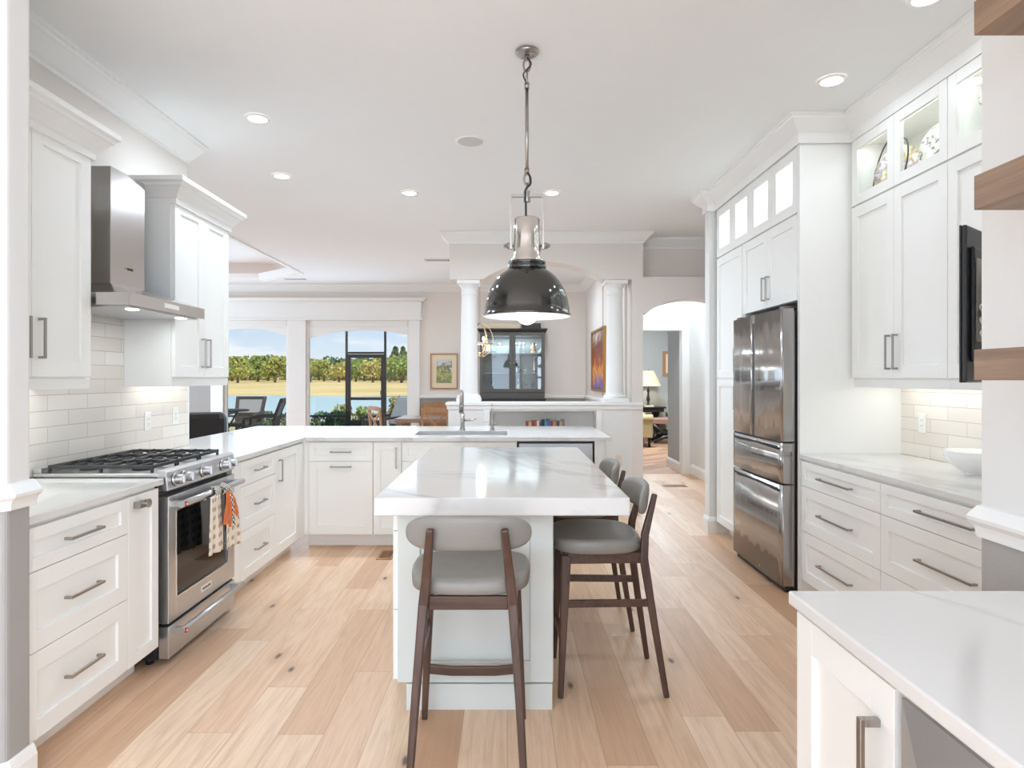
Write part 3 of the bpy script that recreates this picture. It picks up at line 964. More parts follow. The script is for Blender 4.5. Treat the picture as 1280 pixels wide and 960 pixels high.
LX = -1.682           # cabinet face of the left run
FX = LX               # local y=0 plane
# --- left run (rz=90: local +x -> +Y, front -> +X)
c = base('white three-drawer base cabinet between the stub wall and the steel range', (LX, 2.193, 0), 90, 0.61)
drawers(c, 0, 0.61, 0.20)
c = base('narrow white pull-out cabinet with a short knob pull, left of the range', (LX, 2.805, 0), 90, 0.245)
d_ = shaker(c, 'door', G, 0.245 - G, ZB, ZT, fw=0.055)
mb = MB().box(0.04, 0.105, -0.05, -0.042, 0.815, 0.845)
mb.box(0.04, 0.05, -0.042, -0.021, 0.815, 0.845)
mb.cyl((0.095, -0.021, 0.83), (0.095, -0.062, 0.83), 0.014, 0.02, 16)
mb.build('handle', 'nickel', d_, 0.001)
c = base('white three-drawer base cabinet just past the steel range', (LX, 3.862, 0), 90, 0.72)
MB().box(0.0, 0.12, -0.02, -0.001, ZB, ZT).build('filler', 'cabinet_white', c)
drawers(c, 0.12, 0.72, 0.17)
c = base('white corner base cabinet with one door where the counter turns', (LX, 4.584, 0), 90, 0.655)
d_ = shaker(c, 'door', G, 0.52, ZB, ZT)
pull(d_, 0.07, 0.725, 0.16, True)
MB().box(0.525, 0.655, -0.02, -0.001, ZB, ZT).build('filler', 'cabinet_white', c)

# --- peninsula (rz=0: front -> -Y)
PY = 5.262
c = base('white peninsula cabinet with a drawer over a wide pull-out door, by the inner corner', (-1.661, PY, 0), 0, 0.561, 0.62)
MB().box(0.0, 0.035, -0.02, -0.001, ZB, ZT).build('filler', 'cabinet_white', c)
d_ = shaker(c, 'drawer', 0.037, 0.559, Z2 + G, ZT, fw=0.05); pull(d_, 0.30, 0.793, 0.17)
d_ = shaker(c, 'door', 0.037, 0.559, ZB, Z2 - G); pull(d_, 0.30, 0.672, 0.17)
c = base('narrow white peninsula cabinet with one tall door and vertical pull', (-1.098, PY, 0), 0, 0.232, 0.62)
d_ = shaker(c, 'door', G, 0.23, ZB, ZT, fw=0.058); pull(d_, 0.19, 0.745, 0.17, True)
c = thing('base_cabinet', 'white sink base cabinet under the faucet, partly behind the island', 'cabinet', (-0.864, PY, 0), 0, 'white shaker base cabinets')
mb = MB().box(0, 0.018, 0, 0.62, 0.112, 0.8835); mb.box(0.926, 0.944, 0, 0.62, 0.112, 0.8835); mb.box(0.018, 0.926, 0.6, 0.62, 0.112, 0.8835)
mb.box(0.018, 0.926, 0, 0.6, 0.112, 0.13); mb.box(0.018, 0.926, 0, 0.018, 0.13, 0.8835)
mb.build('carcass', 'cabinet_white', c)
MB().box(0, 0.944, 0.095, 0.62, 0.0, 0.1115).build('toe_kick', 'cabinet_white', c)
for x0, x1 in ((G, 0.471), (0.474, 0.942)):
    shaker(c, 'drawer_front', x0, x1, Z2 + G, ZT, fw=0.05)
    d_ = shaker(c, 'door', x0, x1, ZB, Z2 - G)
    pull(d_, x1 - 0.04 if x0 < 0.1 else x0 + 0.04, 0.6, 0.17, True)
mbp = MB().box(0, 0.1, -0.02, 0.62, 0.0, 0.8835)
ep = thing('end_panel', 'white end panel closing the peninsula beside the dishwasher', 'cabinet panel', (0.716, PY, 0), 0)
MB().box(0, 0.085, -0.02, 0.62, 0.0, 0.8835).build('panel', 'cabinet_white', ep, 0.002)
MB().box(0.085, 0.1, 0.0, 0.62, 0.0, 0.8835).build('side_skin', 'cabinet_white', ep, 0.002)
struct('wall_peninsula_back', MB().box(-1.66, 0.814, PY + 0.63, PY + 0.66, 0.0, 0.8835), 'wall_white')

# dishwasher
dw = thing('dishwasher', 'built-in stainless steel dishwasher at the right end of the peninsula', 'dishwasher', (0.084, PY, 0))
MB().box(0.004, 0.62, 0.0, 0.58, 0.10, 0.875).build('tub', 'black_plastic', dw)
MB().box(0.012, 0.616, -0.028, -0.001, 0.13, 0.862).build('door', 'steel', dw, 0.004)
mb = MB().box(0.07, 0.555, -0.075, -0.06, 0.755, 0.79)
mb.box(0.075, 0.1, -0.06, -0.0285, 0.76, 0.785); mb.box(0.525, 0.55, -0.06, -0.0285, 0.76, 0.785)
mb.build('handle', 'steel', dw, 0.004)
MB().box(0.012, 0.616, 0.05, 0.08, 0.0, 0.10).build('kick_plate', 'black_plastic', dw)

# --- worktops
CT0, CT1 = 0.884, 0.914
w1 = MB().box(-2.2985, -1.655, 2.193, 3.086, CT0, CT1).build('countertop', 'quartz', None, 0.003)
tag(w1, 'white quartz worktop in front of the range, over the near left drawers', 'countertop')
mb = MB()
FC = 5.212; BC = 6.45
SKX0, SKX1, SKY0, SKY1 = -0.80, 0.0, 5.43, 5.84
mb.prism([(-2.2965, 3.858), (-1.652, 3.858), (-1.652, FC), (SKX0, FC), (SKX0, BC), (-2.52, BC), (-2.52, 4.63), (-2.2965, 4.63)], CT0, CT1)
mb.box(SKX0, SKX1, FC, SKY0, CT0, CT1)
mb.box(SKX0, SKX1, SKY1, BC, CT0, CT1)
mb.box(SKX1, 0.85, FC, BC, CT0, CT1)
w2 = mb.build('countertop', 'quartz')
tag(w2, 'L-shaped white quartz worktop running past the range and along the sink peninsula', 'countertop')
sk = thing('sink', 'undermount steel sink let into the peninsula worktop behind the faucet', 'sink', (SKX0, SKY0, 0))
LW, LD = SKX1 - SKX0, SKY1 - SKY0
mb = MB()
mb.box(-0.02, 0.0, -0.02, LD + 0.02, 0.68, 0.8835); mb.box(LW, LW + 0.02, -0.02, LD + 0.02, 0.68, 0.8835)
mb.box(0, LW, -0.02, 0.0, 0.68, 0.8835); mb.box(0, LW, LD, LD + 0.02, 0.68, 0.8835)
mb.box(-0.02, LW + 0.02, -0.02, LD + 0.02, 0.66, 0.68)
mb.build('basin', 'steel', sk)
MB().cyl((LW / 2, LD / 2, 0.681), (LW / 2, LD / 2, 0.685), 0.045, 0.045, 20).build('drain', 'chrome', sk)

# faucet: tall gooseneck with side lever, and the soap pump
fa = thing('faucet', 'tall brushed steel gooseneck kitchen faucet with side lever behind the sink', 'faucet', (-0.415, 5.92, CT1))
mb = MB().cyl((0, 0, 0.0005), (0, 0, 0.012), 0.03, 0.028, 20)
mb.cyl((0, 0, 0.012), (0, 0, 0.15), 0.021, 0.021, 20)
mb.cyl((0, 0, 0.15), (0, 0, 0.155), 0.021, 0.015, 20)
mb.build('base', 'nickel', fa)
pts = [(0, 0, 0.15), (0, 0, 0.28)]
for k in range(1, 11):
    a = PI * k / 10
    pts.append((0, -0.085 + 0.085 * math.cos(a), 0.28 + 0.085 * math.sin(a)))
pts.append((0, -0.17, 0.24))
MB().tube(pts, 0.0145, 14).build('spout', 'nickel', fa)
MB().cyl((0, -0.17, 0.245), (0, -0.17, 0.17), 0.017, 0.019, 16).build('spray_head', 'nickel_dark', fa)
mb = MB().tube([(0.02, 0, 0.095), (0.05, 0, 0.095), (0.10, -0.005, 0.098), (0.13, -0.01, 0.112)], [0.012, 0.012, 0.007, 0.006], 10)
mb.build('lever', 'nickel', fa)
so = thing('soap_dispenser', 'slim brushed steel soap pump right of the faucet', 'soap dispenser', (-0.137, 5.92, CT1))
MB().cyl((0, 0, 0.0005), (0, 0, 0.01), 0.024, 0.022, 16).build('base', 'nickel', so)
mb = MB().tube([(0, 0, 0.01), (0, 0, 0.07), (0, 0, 0.24)], [0.014, 0.011, 0.007], 12)
mb.tube([(0, 0, 0.238), (0, -0.03, 0.245), (0, -0.07, 0.235)], 0.006, 10)
mb.build('spout', 'nickel', so)
MB().tube([(0.01, 0, 0.055), (0.055, 0, 0.06)], 0.005, 8).build('lever', 'nickel', so)

# --- right run (rz=-90: local +x -> -Y, front -> -X)
RX = 1.892
c = base('white three-drawer base cabinet beside the refrigerator panel, on the right', (RX, 4.075, 0), -90, 0.865, 0.62)
drawers(c, 0, 0.865, 0.36)
c = base('white three-drawer base cabinet nearest the right stub wall', (RX, 3.208, 0), -90, 0.97, 0.62)
drawers(c, 0, 0.97, 0.36)
w3 = MB().box(1.865, 2.518, 1.76, 4.092, CT0, CT1).build('countertop', 'quartz', None, 0.003)
tag(w3, 'white quartz worktop on the right, running from the refrigerator panel', 'countertop')

bw = thing('bowl', 'plain white round bowl on the right worktop', 'bowl', (2.345, 3.20, CT1))
prof = [(0.05, 0.001), (0.052, 0.008), (0.10, 0.04), (0.135, 0.085), (0.148, 0.118), (0.143, 0.118), (0.13, 0.088), (0.096, 0.048), (0.045, 0.018), (0.001, 0.016)]
MB().lathe(prof, n=40, cap0=True).build('bowl_body', 'porcelain', bw)
MB().lathe([(0.052, 0.0005), (0.055, 0.004), (0.05, 0.008)], n=32).build('foot_ring', 'porcelain', bw)

# --- foreground cabinet with microwave drawer (front faces -X)
NX = 0.672
c = thing('base_cabinet', 'white base cabinet in the right foreground with one tall door beside the microwave', 'cabinet', (NX, 1.44, 0), -90, 'white shaker base cabinets')
carcass(c, 0.365, 0.61)
d_ = shaker(c, 'door', G, 0.363, ZB, ZT, fw=0.07); pull(d_, 0.318, 0.71, 0.18, True, t_=0.014, stand=0.036)
mw = thing('microwave_drawer', 'built-in stainless steel microwave drawer in the right foreground cabinet', 'microwave', (NX, 1.068, 0), -90)
MB().box(0.0, 0.62, 0.0, 0.6, 0.112, 0.8835).build('housing', 'cabinet_white', mw)
MB().box(0.0, 0.62, 0.095, 0.6, 0.0, 0.112).build('toe_kick', 'cabinet_white', mw)
mb = MB()
x0, x1, z0, z1, f = 0.01, 0.61, 0.42, 0.868, 0.075
mb.hexa([(x0, -0.02, z0), (x0 + f, -0.042, z0 + f), (x0 + f, -0.001, z0 + f), (x0, -0.001, z0), (x0, -0.02, z1), (x0 + f, -0.042, z1 - f), (x0 + f, -0.001, z1 - f), (x0, -0.001, z1)])
mb.hexa([(x1 - f, -0.042, z0 + f), (x1, -0.02, z0), (x1, -0.001, z0), (x1 - f, -0.001, z0 + f), (x1 - f, -0.042, z1 - f), (x1, -0.02, z1), (x1, -0.001, z1), (x1 - f, -0.001, z1 - f)])
mb.hexa([(x0, -0.02, z0), (x1, -0.02, z0), (x1, -0.001, z0), (x0, -0.001, z0), (x0 + f, -0.042, z0 + f), (x1 - f, -0.042, z0 + f), (x1 - f, -0.001, z0 + f), (x0 + f, -0.001, z0 + f)])
mb.hexa([(x0 + f, -0.042, z1 - f), (x1 - f, -0.042, z1 - f), (x1 - f, -0.001, z1 - f), (x0 + f, -0.001, z1 - f), (x0, -0.02, z1), (x1, -0.02, z1), (x1, -0.001, z1), (x0, -0.001, z1)])
mb.build('frame', 'steel', mw)
MB().box(x0 + f, x1 - f, -0.03, -0.002, z0 + f, z1 - f).build('window', 'glass_tile_dark', mw, 0.001)
d_ = shaker(mw, 'drawer', G, 0.618, ZB, 0.41); pull(d_, 0.31, 0.27, 0.3)
mb = MB().box(0.637, 1.288, -0.6, 1.452, CT0, CT1)
w4 = mb.build('countertop', 'quartz', None, 0.004)
tag(w4, 'white quartz worktop in the right foreground over the microwave cabinet', 'countertop')
c = base('white base cabinet under the foreground worktop past the microwave', (NX, 0.445, 0), -90, 1.0, 0.61)
drawers(c, 0, 1.0, 0.3)

# walnut floating shelves on the near right wall
shelf_l = ['walnut floating shelf on the near right wall, lowest, at the height of the television bottom',
           'walnut floating shelf on the near right wall, middle one, above the television',
           'walnut floating shelf on the near right wall, topmost, at the ceiling corner of the view']
for k, (za, zb_) in enumerate(((1.391, 1.460), (1.776, 1.853), (2.171, 2.248))):
    o = MB().box(1.057, 1.2895, -0.9, 1.45, za, zb_).build('floating_shelf', 'walnut_shelf', None, 0.0015)
    tag(o, shelf_l[k], 'shelf', 'walnut floating shelves')

# ------------------------------------------------------------------ upper cabinets
def upper(label, loc, rz, w, depth, z0, z1, doors, hz=1.56, hl=0.16, sides=True, rail=True):
    c = thing('wall_cabinet', label, 'cabinet', loc, rz, 'white shaker wall cabinets')
    MB().box(0, w, 0, depth, z0, z1).build('carcass', 'cabinet_white', c, 0.001)
    for x0, x1, hx in doors:
        d_ = shaker(c, 'door', x0 + G, x1 - G, z0 + 0.002, z1 - 0.004)
        if hx is not None:
            pull(d_, hx, hz, hl, True)
    return c

# left, near: doors to y=3.08
UZ0, UZ1 = 1.402, 2.475
ul = upper('white double-door wall cabinet left of the range hood, beside the stub wall', (-2.02, 2.20, 0), 90, 0.875, 0.2885, UZ0, UZ1, [(0, 0.49, 0.45), (0.49, 0.875, 0.532)], 1.567, 0.175)
cprof = [(0, -0.03), (0.014, -0.03), (0.014, 0.0), (0.022, 0.006), (0.03, 0.022), (0.062, 0.06), (0.072, 0.066), (0.076, 0.08), (0.092, 0.09), (0.092, 0.115), (0, 0.115)]
def cab_trim(c, w, depth, z0, z1):
    # plan path in local coordinates: right of travel = outward (-y front)
    MB().sweep(cprof, [(0, depth), (0, -0.021), (w, -0.021), (w, depth)], z1).build('crown', 'trim_white', c)
    MB().box(0, w, -0.021, depth, z1, z1 + 0.10).build('crown_blocking', 'trim_white', c)
    MB().sweep([(0, 0), (0.006, 0), (0.008, 0.045), (0, 0.055)], [(0, depth), (0, -0.002), (w, -0.002), (w, depth)], z0 - 0.0555).build('light_rail', 'trim_white', c)
    mb = MB().box(0.06, w - 0.06, depth * 0.62, depth * 0.62 + 0.03, z0 - 0.012, z0 - 0.001)
    mb.build('light_strip', 'strip_glow', c)
cab_trim(ul, 0.875, 0.2885, UZ0, UZ1)
ur = upper('white double-door wall cabinet right of the range hood at the end of the tiled wall', (-2.02, 3.85, 0), 90, 0.745, 0.2785, UZ0, UZ1, [(0, 0.3725, 0.337), (0.3725, 0.745, 0.408)], 1.56, 0.19)
cab_trim(ur, 0.745, 0.2785, UZ0, UZ1)
MB().box(-0.012, -0.001, 0.0, 0.2785, UZ0 - 0.057, UZ1).build('side_panel', 'cabinet_white', ur)

def right_upper(label, y, w, doors, depth=0.31, x=2.212, plates=()):
    """lower doors with a row of lit glass doors above; local front -> -X"""
    c = thing('wall_cabinet', label, 'cabinet', (x, y, 0), -90, 'white shaker wall cabinets')
    z0, zm, z1 = 1.395, 2.485, 2.895
    MB().box(0, w, 0, depth, z0, zm).build('carcass', 'cabinet_white', c, 0.001)
    mb = MB()
    t_ = 0.018
    mb.box(0, t_, 0, depth, zm, z1); mb.box(w - t_, w, 0, depth, zm, z1)
    mb.box(t_, w - t_, depth - t_, depth, zm, z1); mb.box(t_, w - t_, 0, depth - t_, z1 - t_, z1); mb.box(t_, w - t_, 0, depth - t_, zm, zm + t_)
    mb.box(0, w, -0.02, depth, z1, CZ - 0.001)
    mb.build('display_box', 'cabinet_white', c)
    n_ = len(doors)
    for x0, x1, hx in doors:
        d_ = shaker(c, 'door', x0 + G, x1 - G, z0 + 0.002, zm - 0.012)
        if hx is not None:
            pull(d_, hx, 1.545, 0.2, True)
        shaker(c, 'glass_door', x0 + G, x1 - G, zm, z1 - 0.002, fw=0.06, glass=True)
    MB().sweep([(0, 0), (0.006, 0), (0.008, 0.045), (0, 0.055)], [(0, -0.002), (w, -0.002)], z0 - 0.0555).build('light_rail', 'trim_white', c)
    MB().box(0.06, w - 0.06, depth * 0.6, depth * 0.6 + 0.03, z0 - 0.012, z0 - 0.001).build('light_strip', 'strip_glow', c)
    MB().box(0.06, w - 0.06, 0.03, 0.05, z1 - t_ - 0.012, z1 - t_ - 0.001).build('display_light', 'strip_glow', c)
    light('display_lamp', 'AREA', (w / 2, 0.05, z1 - t_ - 0.02), 0.7 * w, (0, 0, 0), (1, 0.92, 0.80), c, shape='RECTANGLE', size=w * 0.85, size_y=0.05)
    light('under_lamp', 'AREA', (w / 2, depth * 0.6 + 0.015, z0 - 0.02), 0.55 * w, (0, 0, 0), (1, 0.92, 0.80), c, shape='RECTANGLE', size=w * 0.85, size_y=0.03)
    return c

right_upper('white wall cabinet with lit glass-fronted top beside the refrigerator panel', 4.072, 0.885, [(0, 0.4425, 0.408), (0.4425, 0.885, 0.478)])
right_upper('white wall cabinet with lit glass-fronted top behind the television', 3.185, 0.885, [(0, 0.4425, 0.408), (0.4425, 0.885, 0.478)])
for c, w, dp, pw_ in ((ul, 0.875, 0.29, 1.9), (ur, 0.745, 0.28, 0.55)):
    light('under_lamp', 'AREA', (w / 2, dp * 0.62 + 0.015, UZ0 - 0.02), pw_ * w, (0, 0, 0), (1, 0.92, 0.80), c, shape='RECTANGLE', size=w * 0.85, size_y=0.03)

# --- refrigerator enclosure
fp = MB().box(1.872, 2.528, 4.095, 4.128, 0.0, 2.94).build('refrigerator_surround', 'cabinet_white', None, 0.002)
tag(fp, 'tall white panel between the refrigerator and the right worktop', 'cabinet panel')
tc = thing('tall_cabinet', 'tall white pantry cabinet on the far side of the refrigerator', 'cabinet', (1.892, 5.715, 0), -90)
PW = 0.63
MB().box(0, PW, 0, 0.63, 0.112, 2.46).build('carcass', 'cabinet_white', tc)
MB().box(0, PW, 0.095, 0.63, 0.0, 0.112).build('toe_kick', 'cabinet_white', tc)
d_ = shaker(tc, 'door', G, PW - 0.02, ZB, 1.395 - G); pull(d_, 0.50, 1.235, 0.19, True)
d_ = shaker(tc, 'door', G, PW - 0.02, 1.395 + G, 2.455); pull(d_, 0.50, 1.545, 0.19, True)
oc = thing('wall_cabinet', 'white two-door cabinet directly above the refrigerator', 'cabinet', (1.892, 5.084, 0), -90, 'white shaker wall cabinets')
OW = 0.953
MB().box(0, OW, 0, 0.63, 1.90, 2.46).build('carcass', 'cabinet_white', oc)
for x0, x1, hx in ((0, 0.476, 0.44), (0.476, OW, 0.512)):
    d_ = shaker(oc, 'door', x0 + G, x1 - G, 1.902, 2.455); pull(d_, hx, 2.04, 0.17, True)
gl = thing('display_cabinet', 'row of four small lit glass doors on top above pantry and refrigerator', 'cabinet', (1.892, 5.715, 0), -90)
GW = 1.584
mb = MB()
mb.box(0, 0.018, 0, 0.5, 2.465, 2.895); mb.box(GW - 0.018, GW, 0, 0.5, 2.465, 2.895); mb.box(0, GW, 0.5, 0.52, 2.465, 2.895)
mb.box(0.018, GW - 0.018, 0, 0.5, 2.465, 2.48); mb.box(0.018, GW - 0.018, 0, 0.5, 2.88, 2.895); mb.box(0, GW, -0.02, 0.52, 2.896, CZ - 0.001)
mb.build('display_box', 'cabinet_white', gl)
q = GW / 4
for k in range(4):
    shaker(gl, 'glass_door', k * q + G, (k + 1) * q - G, 2.468, 2.89, fw=0.068, glass=True)
MB().box(0.06, GW - 0.06, 0.03, 0.05, 2.868, 2.879).build('display_light', 'strip_glow', gl)
light('display_lamp', 'AREA', (GW / 2, 0.08, 2.86), 3.5, (0, 0, 0), (1, 0.97, 0.92), gl, shape='RECTANGLE', size=1.4, size_y=0.08)
va = thing('vase', 'pale ceramic vase behind the nearest small glass door above the refrigerator', 'vase', (2.05, 4.24, 2.481))
MB().lathe([(0.03, 0.0), (0.05, 0.02), (0.062, 0.08), (0.058, 0.14), (0.03, 0.19), (0.024, 0.22), (0.034, 0.245)], n=24, cap0=True).build('vase_body', 'plate_bird', va)
MB().lathe([(0.034, 0.245), (0.038, 0.25), (0.034, 0.255)], n=24).build('rim', 'gold_frame', va)

# display plates on stands behind the three glass doors of the right wall
pl = [(2.36, 3.855, 0.14, 'plate_bird', 'bird-patterned plate on a wire stand in the lit glass cabinet next to the refrigerator panel'),
      (2.36, 3.43, 0.135, 'plate_glaze', 'dark-flowered plate on a wire stand behind the second lit glass door'),
      (2.34, 3.05, 0.075, 'plate_glaze', 'small flowered plate on a high stand behind the third lit glass door')]
for x, y, r, mt, lb in pl:
    p = thing('display_plate', lb, 'plate', (x, y, 2.5035), -62)
    up_ = 0.16 if r < 0.1 else 0.0
    t_ = Matrix.Translation((0, 0.0, r + 0.012 + up_)) @ Matrix.Rotation(R(78), 4, 'X')
    MB(t_).lathe([(0.001, 0.0), (r * 0.6, 0.002), (r * 0.66, 0.01), (r, 0.02), (r, 0.024), (r * 0.64, 0.016), (0.001, 0.008)], n=32).build('plate', mt, p)
    mb = MB()
    for s in (-1, 1):
        mb.tube([(s * 0.05, -0.075, 0.0045), (s * 0.05, -0.03, 0.006), (s * 0.045, 0.06, 0.0045)], 0.004, 6)
        mb.tube([(s * 0.05, -0.075, 0.004), (s * 0.05, -0.085, 0.03)], 0.004, 6)
    mb.tube([(-0.045, 0.06, 0.005), (0, 0.045, r * 1.3 + up_), (0.045, 0.06, 0.005)], 0.004, 6)
    if up_:
        mb.tube([(0, 0.05, 0.1), (0, 0.01, up_), (0, -0.03, up_ + 0.004)], 0.004, 6)
    mb.build('stand', 'ink', p)
# the tall wire loops of the two plate racks
for k, (pts, lb) in enumerate((([(2.30, 4.03, 2.507), (2.30, 4.02, 2.60), (2.30, 3.98, 2.71), (2.30, 3.92, 2.79), (2.30, 3.85, 2.84)], 'curved black wire rack in front of the bird-patterned plate'),
                               ([(2.29, 3.725, 2.507), (2.29, 3.70, 2.56), (2.29, 3.665, 2.64), (2.29, 3.655, 2.71), (2.29, 3.67, 2.765), (2.29, 3.705, 2.785), (2.29, 3.74, 2.775)], 'hooked black wire loop behind the left edge of the second lit glass door'))):
    rk = thing('plate_rack', lb, 'plate rack', (pts[0][0], pts[0][1], 2.5035))
    T_ = Matrix.Translation((-pts[0][0], -pts[0][1], -2.5035))
    MB(T_).tube(smooth(pts), 0.0048, 8).build('rack_wire', 'ink', rk)
    MB().cyl((0, 0, 0.0002), (0, 0, 0.006), 0.022, 0.018, 12).build('rack_foot', 'ink', rk)

# ================================================================== APPLIANCES
# range: rz=90, local x along +Y (0..0.762), front -> +X; y=0 is the door face plane at X=-1.69
rg = thing('range', 'stainless steel gas range with red-dotted handles set into the left counter', 'range', (-1.69, 3.092, 0), 90)
RW = 0.762
mb = MB().box(0.0, RW, 0.0, 0.60, 0.035, 0.915)
for x in (0.04, RW - 0.04):
    for y in (0.06, 0.55):
        mb.cyl((x, y, 0.0), (x, y, 0.035), 0.018, 0.018, 10)
mb.build('body', 'black_plastic', rg)
mb = MB().box(-0.001, RW + 0.001, -0.002, 0.602, 0.9155, 0.935)
mb.box(-0.001, RW + 0.001, 0.56, 0.602, 0.935, 0.96)
mb.build('cooktop', 'steel', rg, 0.003)
mb = MB().prism([(-0.05, 0.850), (0.0, 0.850), (0.0, 0.9495), (-0.028, 0.9495), (-0.042, 0.94)], 0.0, RW, 'x')
mb.build('control_panel', 'steel', rg, 0.002)
for x in (0.075, 0.165, 0.365, 0.60, 0.69):
    mb = MB().cyl((x, -0.048, 0.895), (x, -0.056, 0.896), 0.033, 0.031, 24)
    mb.cyl((x, -0.056, 0.896), (x, -0.092, 0.899), 0.025, 0.022, 24)
    mb.box(x - 0.006, x + 0.006, -0.098, -0.09, 0.876, 0.921)
    mb.build('knob', 'steel', rg, 0.001)
# door with frame around the window
mb = MB()
DZ0, DZ1, WX0, WX1, WZ0, WZ1 = 0.205, 0.822, 0.085, 0.665, 0.315, 0.735
yf, yb = -0.05, -0.002
mb.box(0.006, WX0, yf, yb, DZ0, DZ1); mb.box(WX1, RW - 0.006, yf, yb, DZ0, DZ1)
mb.box(WX0, WX1, yf, yb, DZ0, WZ0); mb.box(WX0, WX1, yf, yb, WZ1, DZ1)
od = mb.build('oven_door', 'steel', rg, 0.002)
MB().box(WX0 - 0.002, WX1 + 0.002, yf + 0.008, yb, WZ0 - 0.002, WZ1 + 0.002).build('window', 'glass_tile_dark', od)
mb = MB()
for a in ((WX0 - 0.006, WX0, WZ0 - 0.006, WZ1 + 0.006), (WX1, WX1 + 0.006, WZ0 - 0.006, WZ1 + 0.006), (WX0, WX1, WZ0 - 0.006, WZ0), (WX0, WX1, WZ1, WZ1 + 0.006)):
    mb.box(a[0], a[1], yf - 0.002, yf + 0.004, a[2], a[3])
mb.build('window_trim', 'chrome', od)
def range_handle(z, parent, y0):
    mb = MB().cyl((0.02, y0 - 0.055, z), (RW - 0.02, y0 - 0.055, z), 0.0165, 0.0165, 20)
    for x in (0.045, RW - 0.045):
        mb.box(x - 0.016, x + 0.016, y0 - 0.055, y0 - 0.0005, z - 0.012, z + 0.012)
    h = mb.build('handle', 'steel', parent)
    m_ = MB().cyl((0.036, y0 - 0.068, z), (0.036, y0 - 0.0755, z), 0.0125, 0.0115, 20).build('medallion', 'red_enamel', parent)
    MB().cyl((0.036, y0 - 0.0755, z), (0.036, y0 - 0.0765, z), 0.006, 0.006, 16).build('medallion_center', 'white_plastic', m_)
range_handle(0.782, od, yf)
# name plate with lettering
MB().box(0.335, 0.455, yf - 0.002, yf - 0.0003, 0.247, 0.278).build('name_plate', 'white_plastic', od)
def text_mesh(name, body, size, mat, parent, loc, rot, extrude=0.0006):
    cu = bpy.data.curves.new(name, 'FONT')
    cu.body = body; cu.size = size; cu.align_x = 'CENTER'; cu.align_y = 'CENTER'; cu.extrude = extrude
    tmp = bpy.data.objects.new(name + '_tmp', cu)
    col.objects.link(tmp)
    bpy.context.view_layer.update()
    me = bpy.data.meshes.new_from_object(tmp.evaluated_get(bpy.context.evaluated_depsgraph_get()))
    bpy.data.objects.remove(tmp); bpy.data.curves.remove(cu)
    me.materials.clear(); me.materials.append(M[mat])
    o = bpy.data.objects.new(name, me)
    col.objects.link(o)
    o.parent = parent; o.location = loc; o.rotation_euler = rot
    return o
text_mesh('lettering', 'KitchenAid', 0.021, 'ink', od, (0.395, yf - 0.0026, 0.2625), (R(90), 0, 0))
wd = MB().box(0.006, RW - 0.006, -0.05, -0.002, 0.035, 0.190).build('warming_drawer', 'steel', rg, 0.002)
range_handle(0.165, wd, -0.05)
# grates: three cast-iron sections
for k in range(3):
    x0, x1 = 0.02 + k * 0.242, 0.018 + (k + 1) * 0.24
    y0, y1 = 0.035, 0.545
    mb = MB()
    za, zb_ = 0.955, 0.972
    for x in (x0, x1 - 0.014):
        mb.box(x, x + 0.014, y0, y1, za, zb_)
    for y in (y0, y1 - 0.014, (y0 + y1) / 2 - 0.007):
        mb.box(x0 + 0.014, x1 - 0.014, y, y + 0.014, za, zb_)
    for j in range(6):
        y = y0 + 0.05 + j * (y1 - y0 - 0.1) / 5
        mb.box(x0 + 0.014, x0 + 0.09, y - 0.006, y + 0.006, za + 0.003, zb_ + 0.004)
        mb.box(x1 - 0.09, x1 - 0.014, y - 0.006, y + 0.006, za + 0.003, zb_ + 0.004)
    for x in (x0 + 0.002, x1 - 0.014):
        for y in (y0, (y0 + y1) / 2 - 0.006, y1 - 0.012):
            mb.box(x, x + 0.012, y, y + 0.012, 0.9352, za)
    mb.build('grate', 'black_iron', rg, 0.002)
for x, y, r in ((0.14, 0.15, 0.05), (0.14, 0.42, 0.042), (0.381, 0.285, 0.055), (0.622, 0.15, 0.05), (0.622, 0.42, 0.042)):
    mb = MB().cyl((x, y, 0.9352), (x, y, 0.945), r, r * 0.95, 24)
    mb.cyl((x, y, 0.945), (x, y, 0.951), r * 0.72, r * 0.7, 24)
    mb.build('burner', 'black_iron', rg)

# tea towels knotted over the oven handle
def towel_panel(name, x0, x1, z1, z0, y, parent, mat, ph, tilt=0.0, gather=0.6):
    def f(u, v):
        sp = gather + (1 - gather) * min(1, v * 1.6)
        xc = (x0 + x1) / 2 + tilt * v
        x = xc + (u - 0.5) * (x1 - x0) * sp
        return (x, y - 0.006 * math.sin(u * 12 + ph) * (0.4 + v) - 0.004 * math.sin(u * 5 + v * 3), z1 + (z0 - z1) * v - 0.01 * u)
    return MB().grid(f, 22, 18).build(name, mat, parent, solid=0.003)
tw = thing('tea_towel', 'patterned cream tea towel with orange sprigs knotted on the oven door handle', 'tea towel', (-1.69, 3.092, 0), 90)
towel_panel('cloth_panel', 0.235, 0.405, 0.775, 0.47, -0.138, tw, 'towel_print', 0.0, 0.0, 0.75)
towel_panel('cloth_panel', 0.40, 0.585, 0.755, 0.455, -0.146, tw, 'towel_print', 1.3, 0.015, 0.55)
mb = MB()
for ph, (xa, xb) in enumerate(((0.335, 0.415), (0.415, 0.49))):
    pts = []
    for k in range(9):
        a = -PI * 0.55 + 2 * PI * 0.78 * k / 8
        pts.append(((xa + xb) / 2 + 0.006 * k * (1 if ph else -1), -0.105 - 0.027 * math.sin(a + PI / 2), 0.782 + 0.027 * math.cos(a + PI / 2)))
    mb.bar(pts, [0.05, 0.055, 0.06, 0.065, 0.065, 0.06, 0.06, 0.055, 0.05], 0.006)
mb.build('knot', 'towel_stripe', tw)
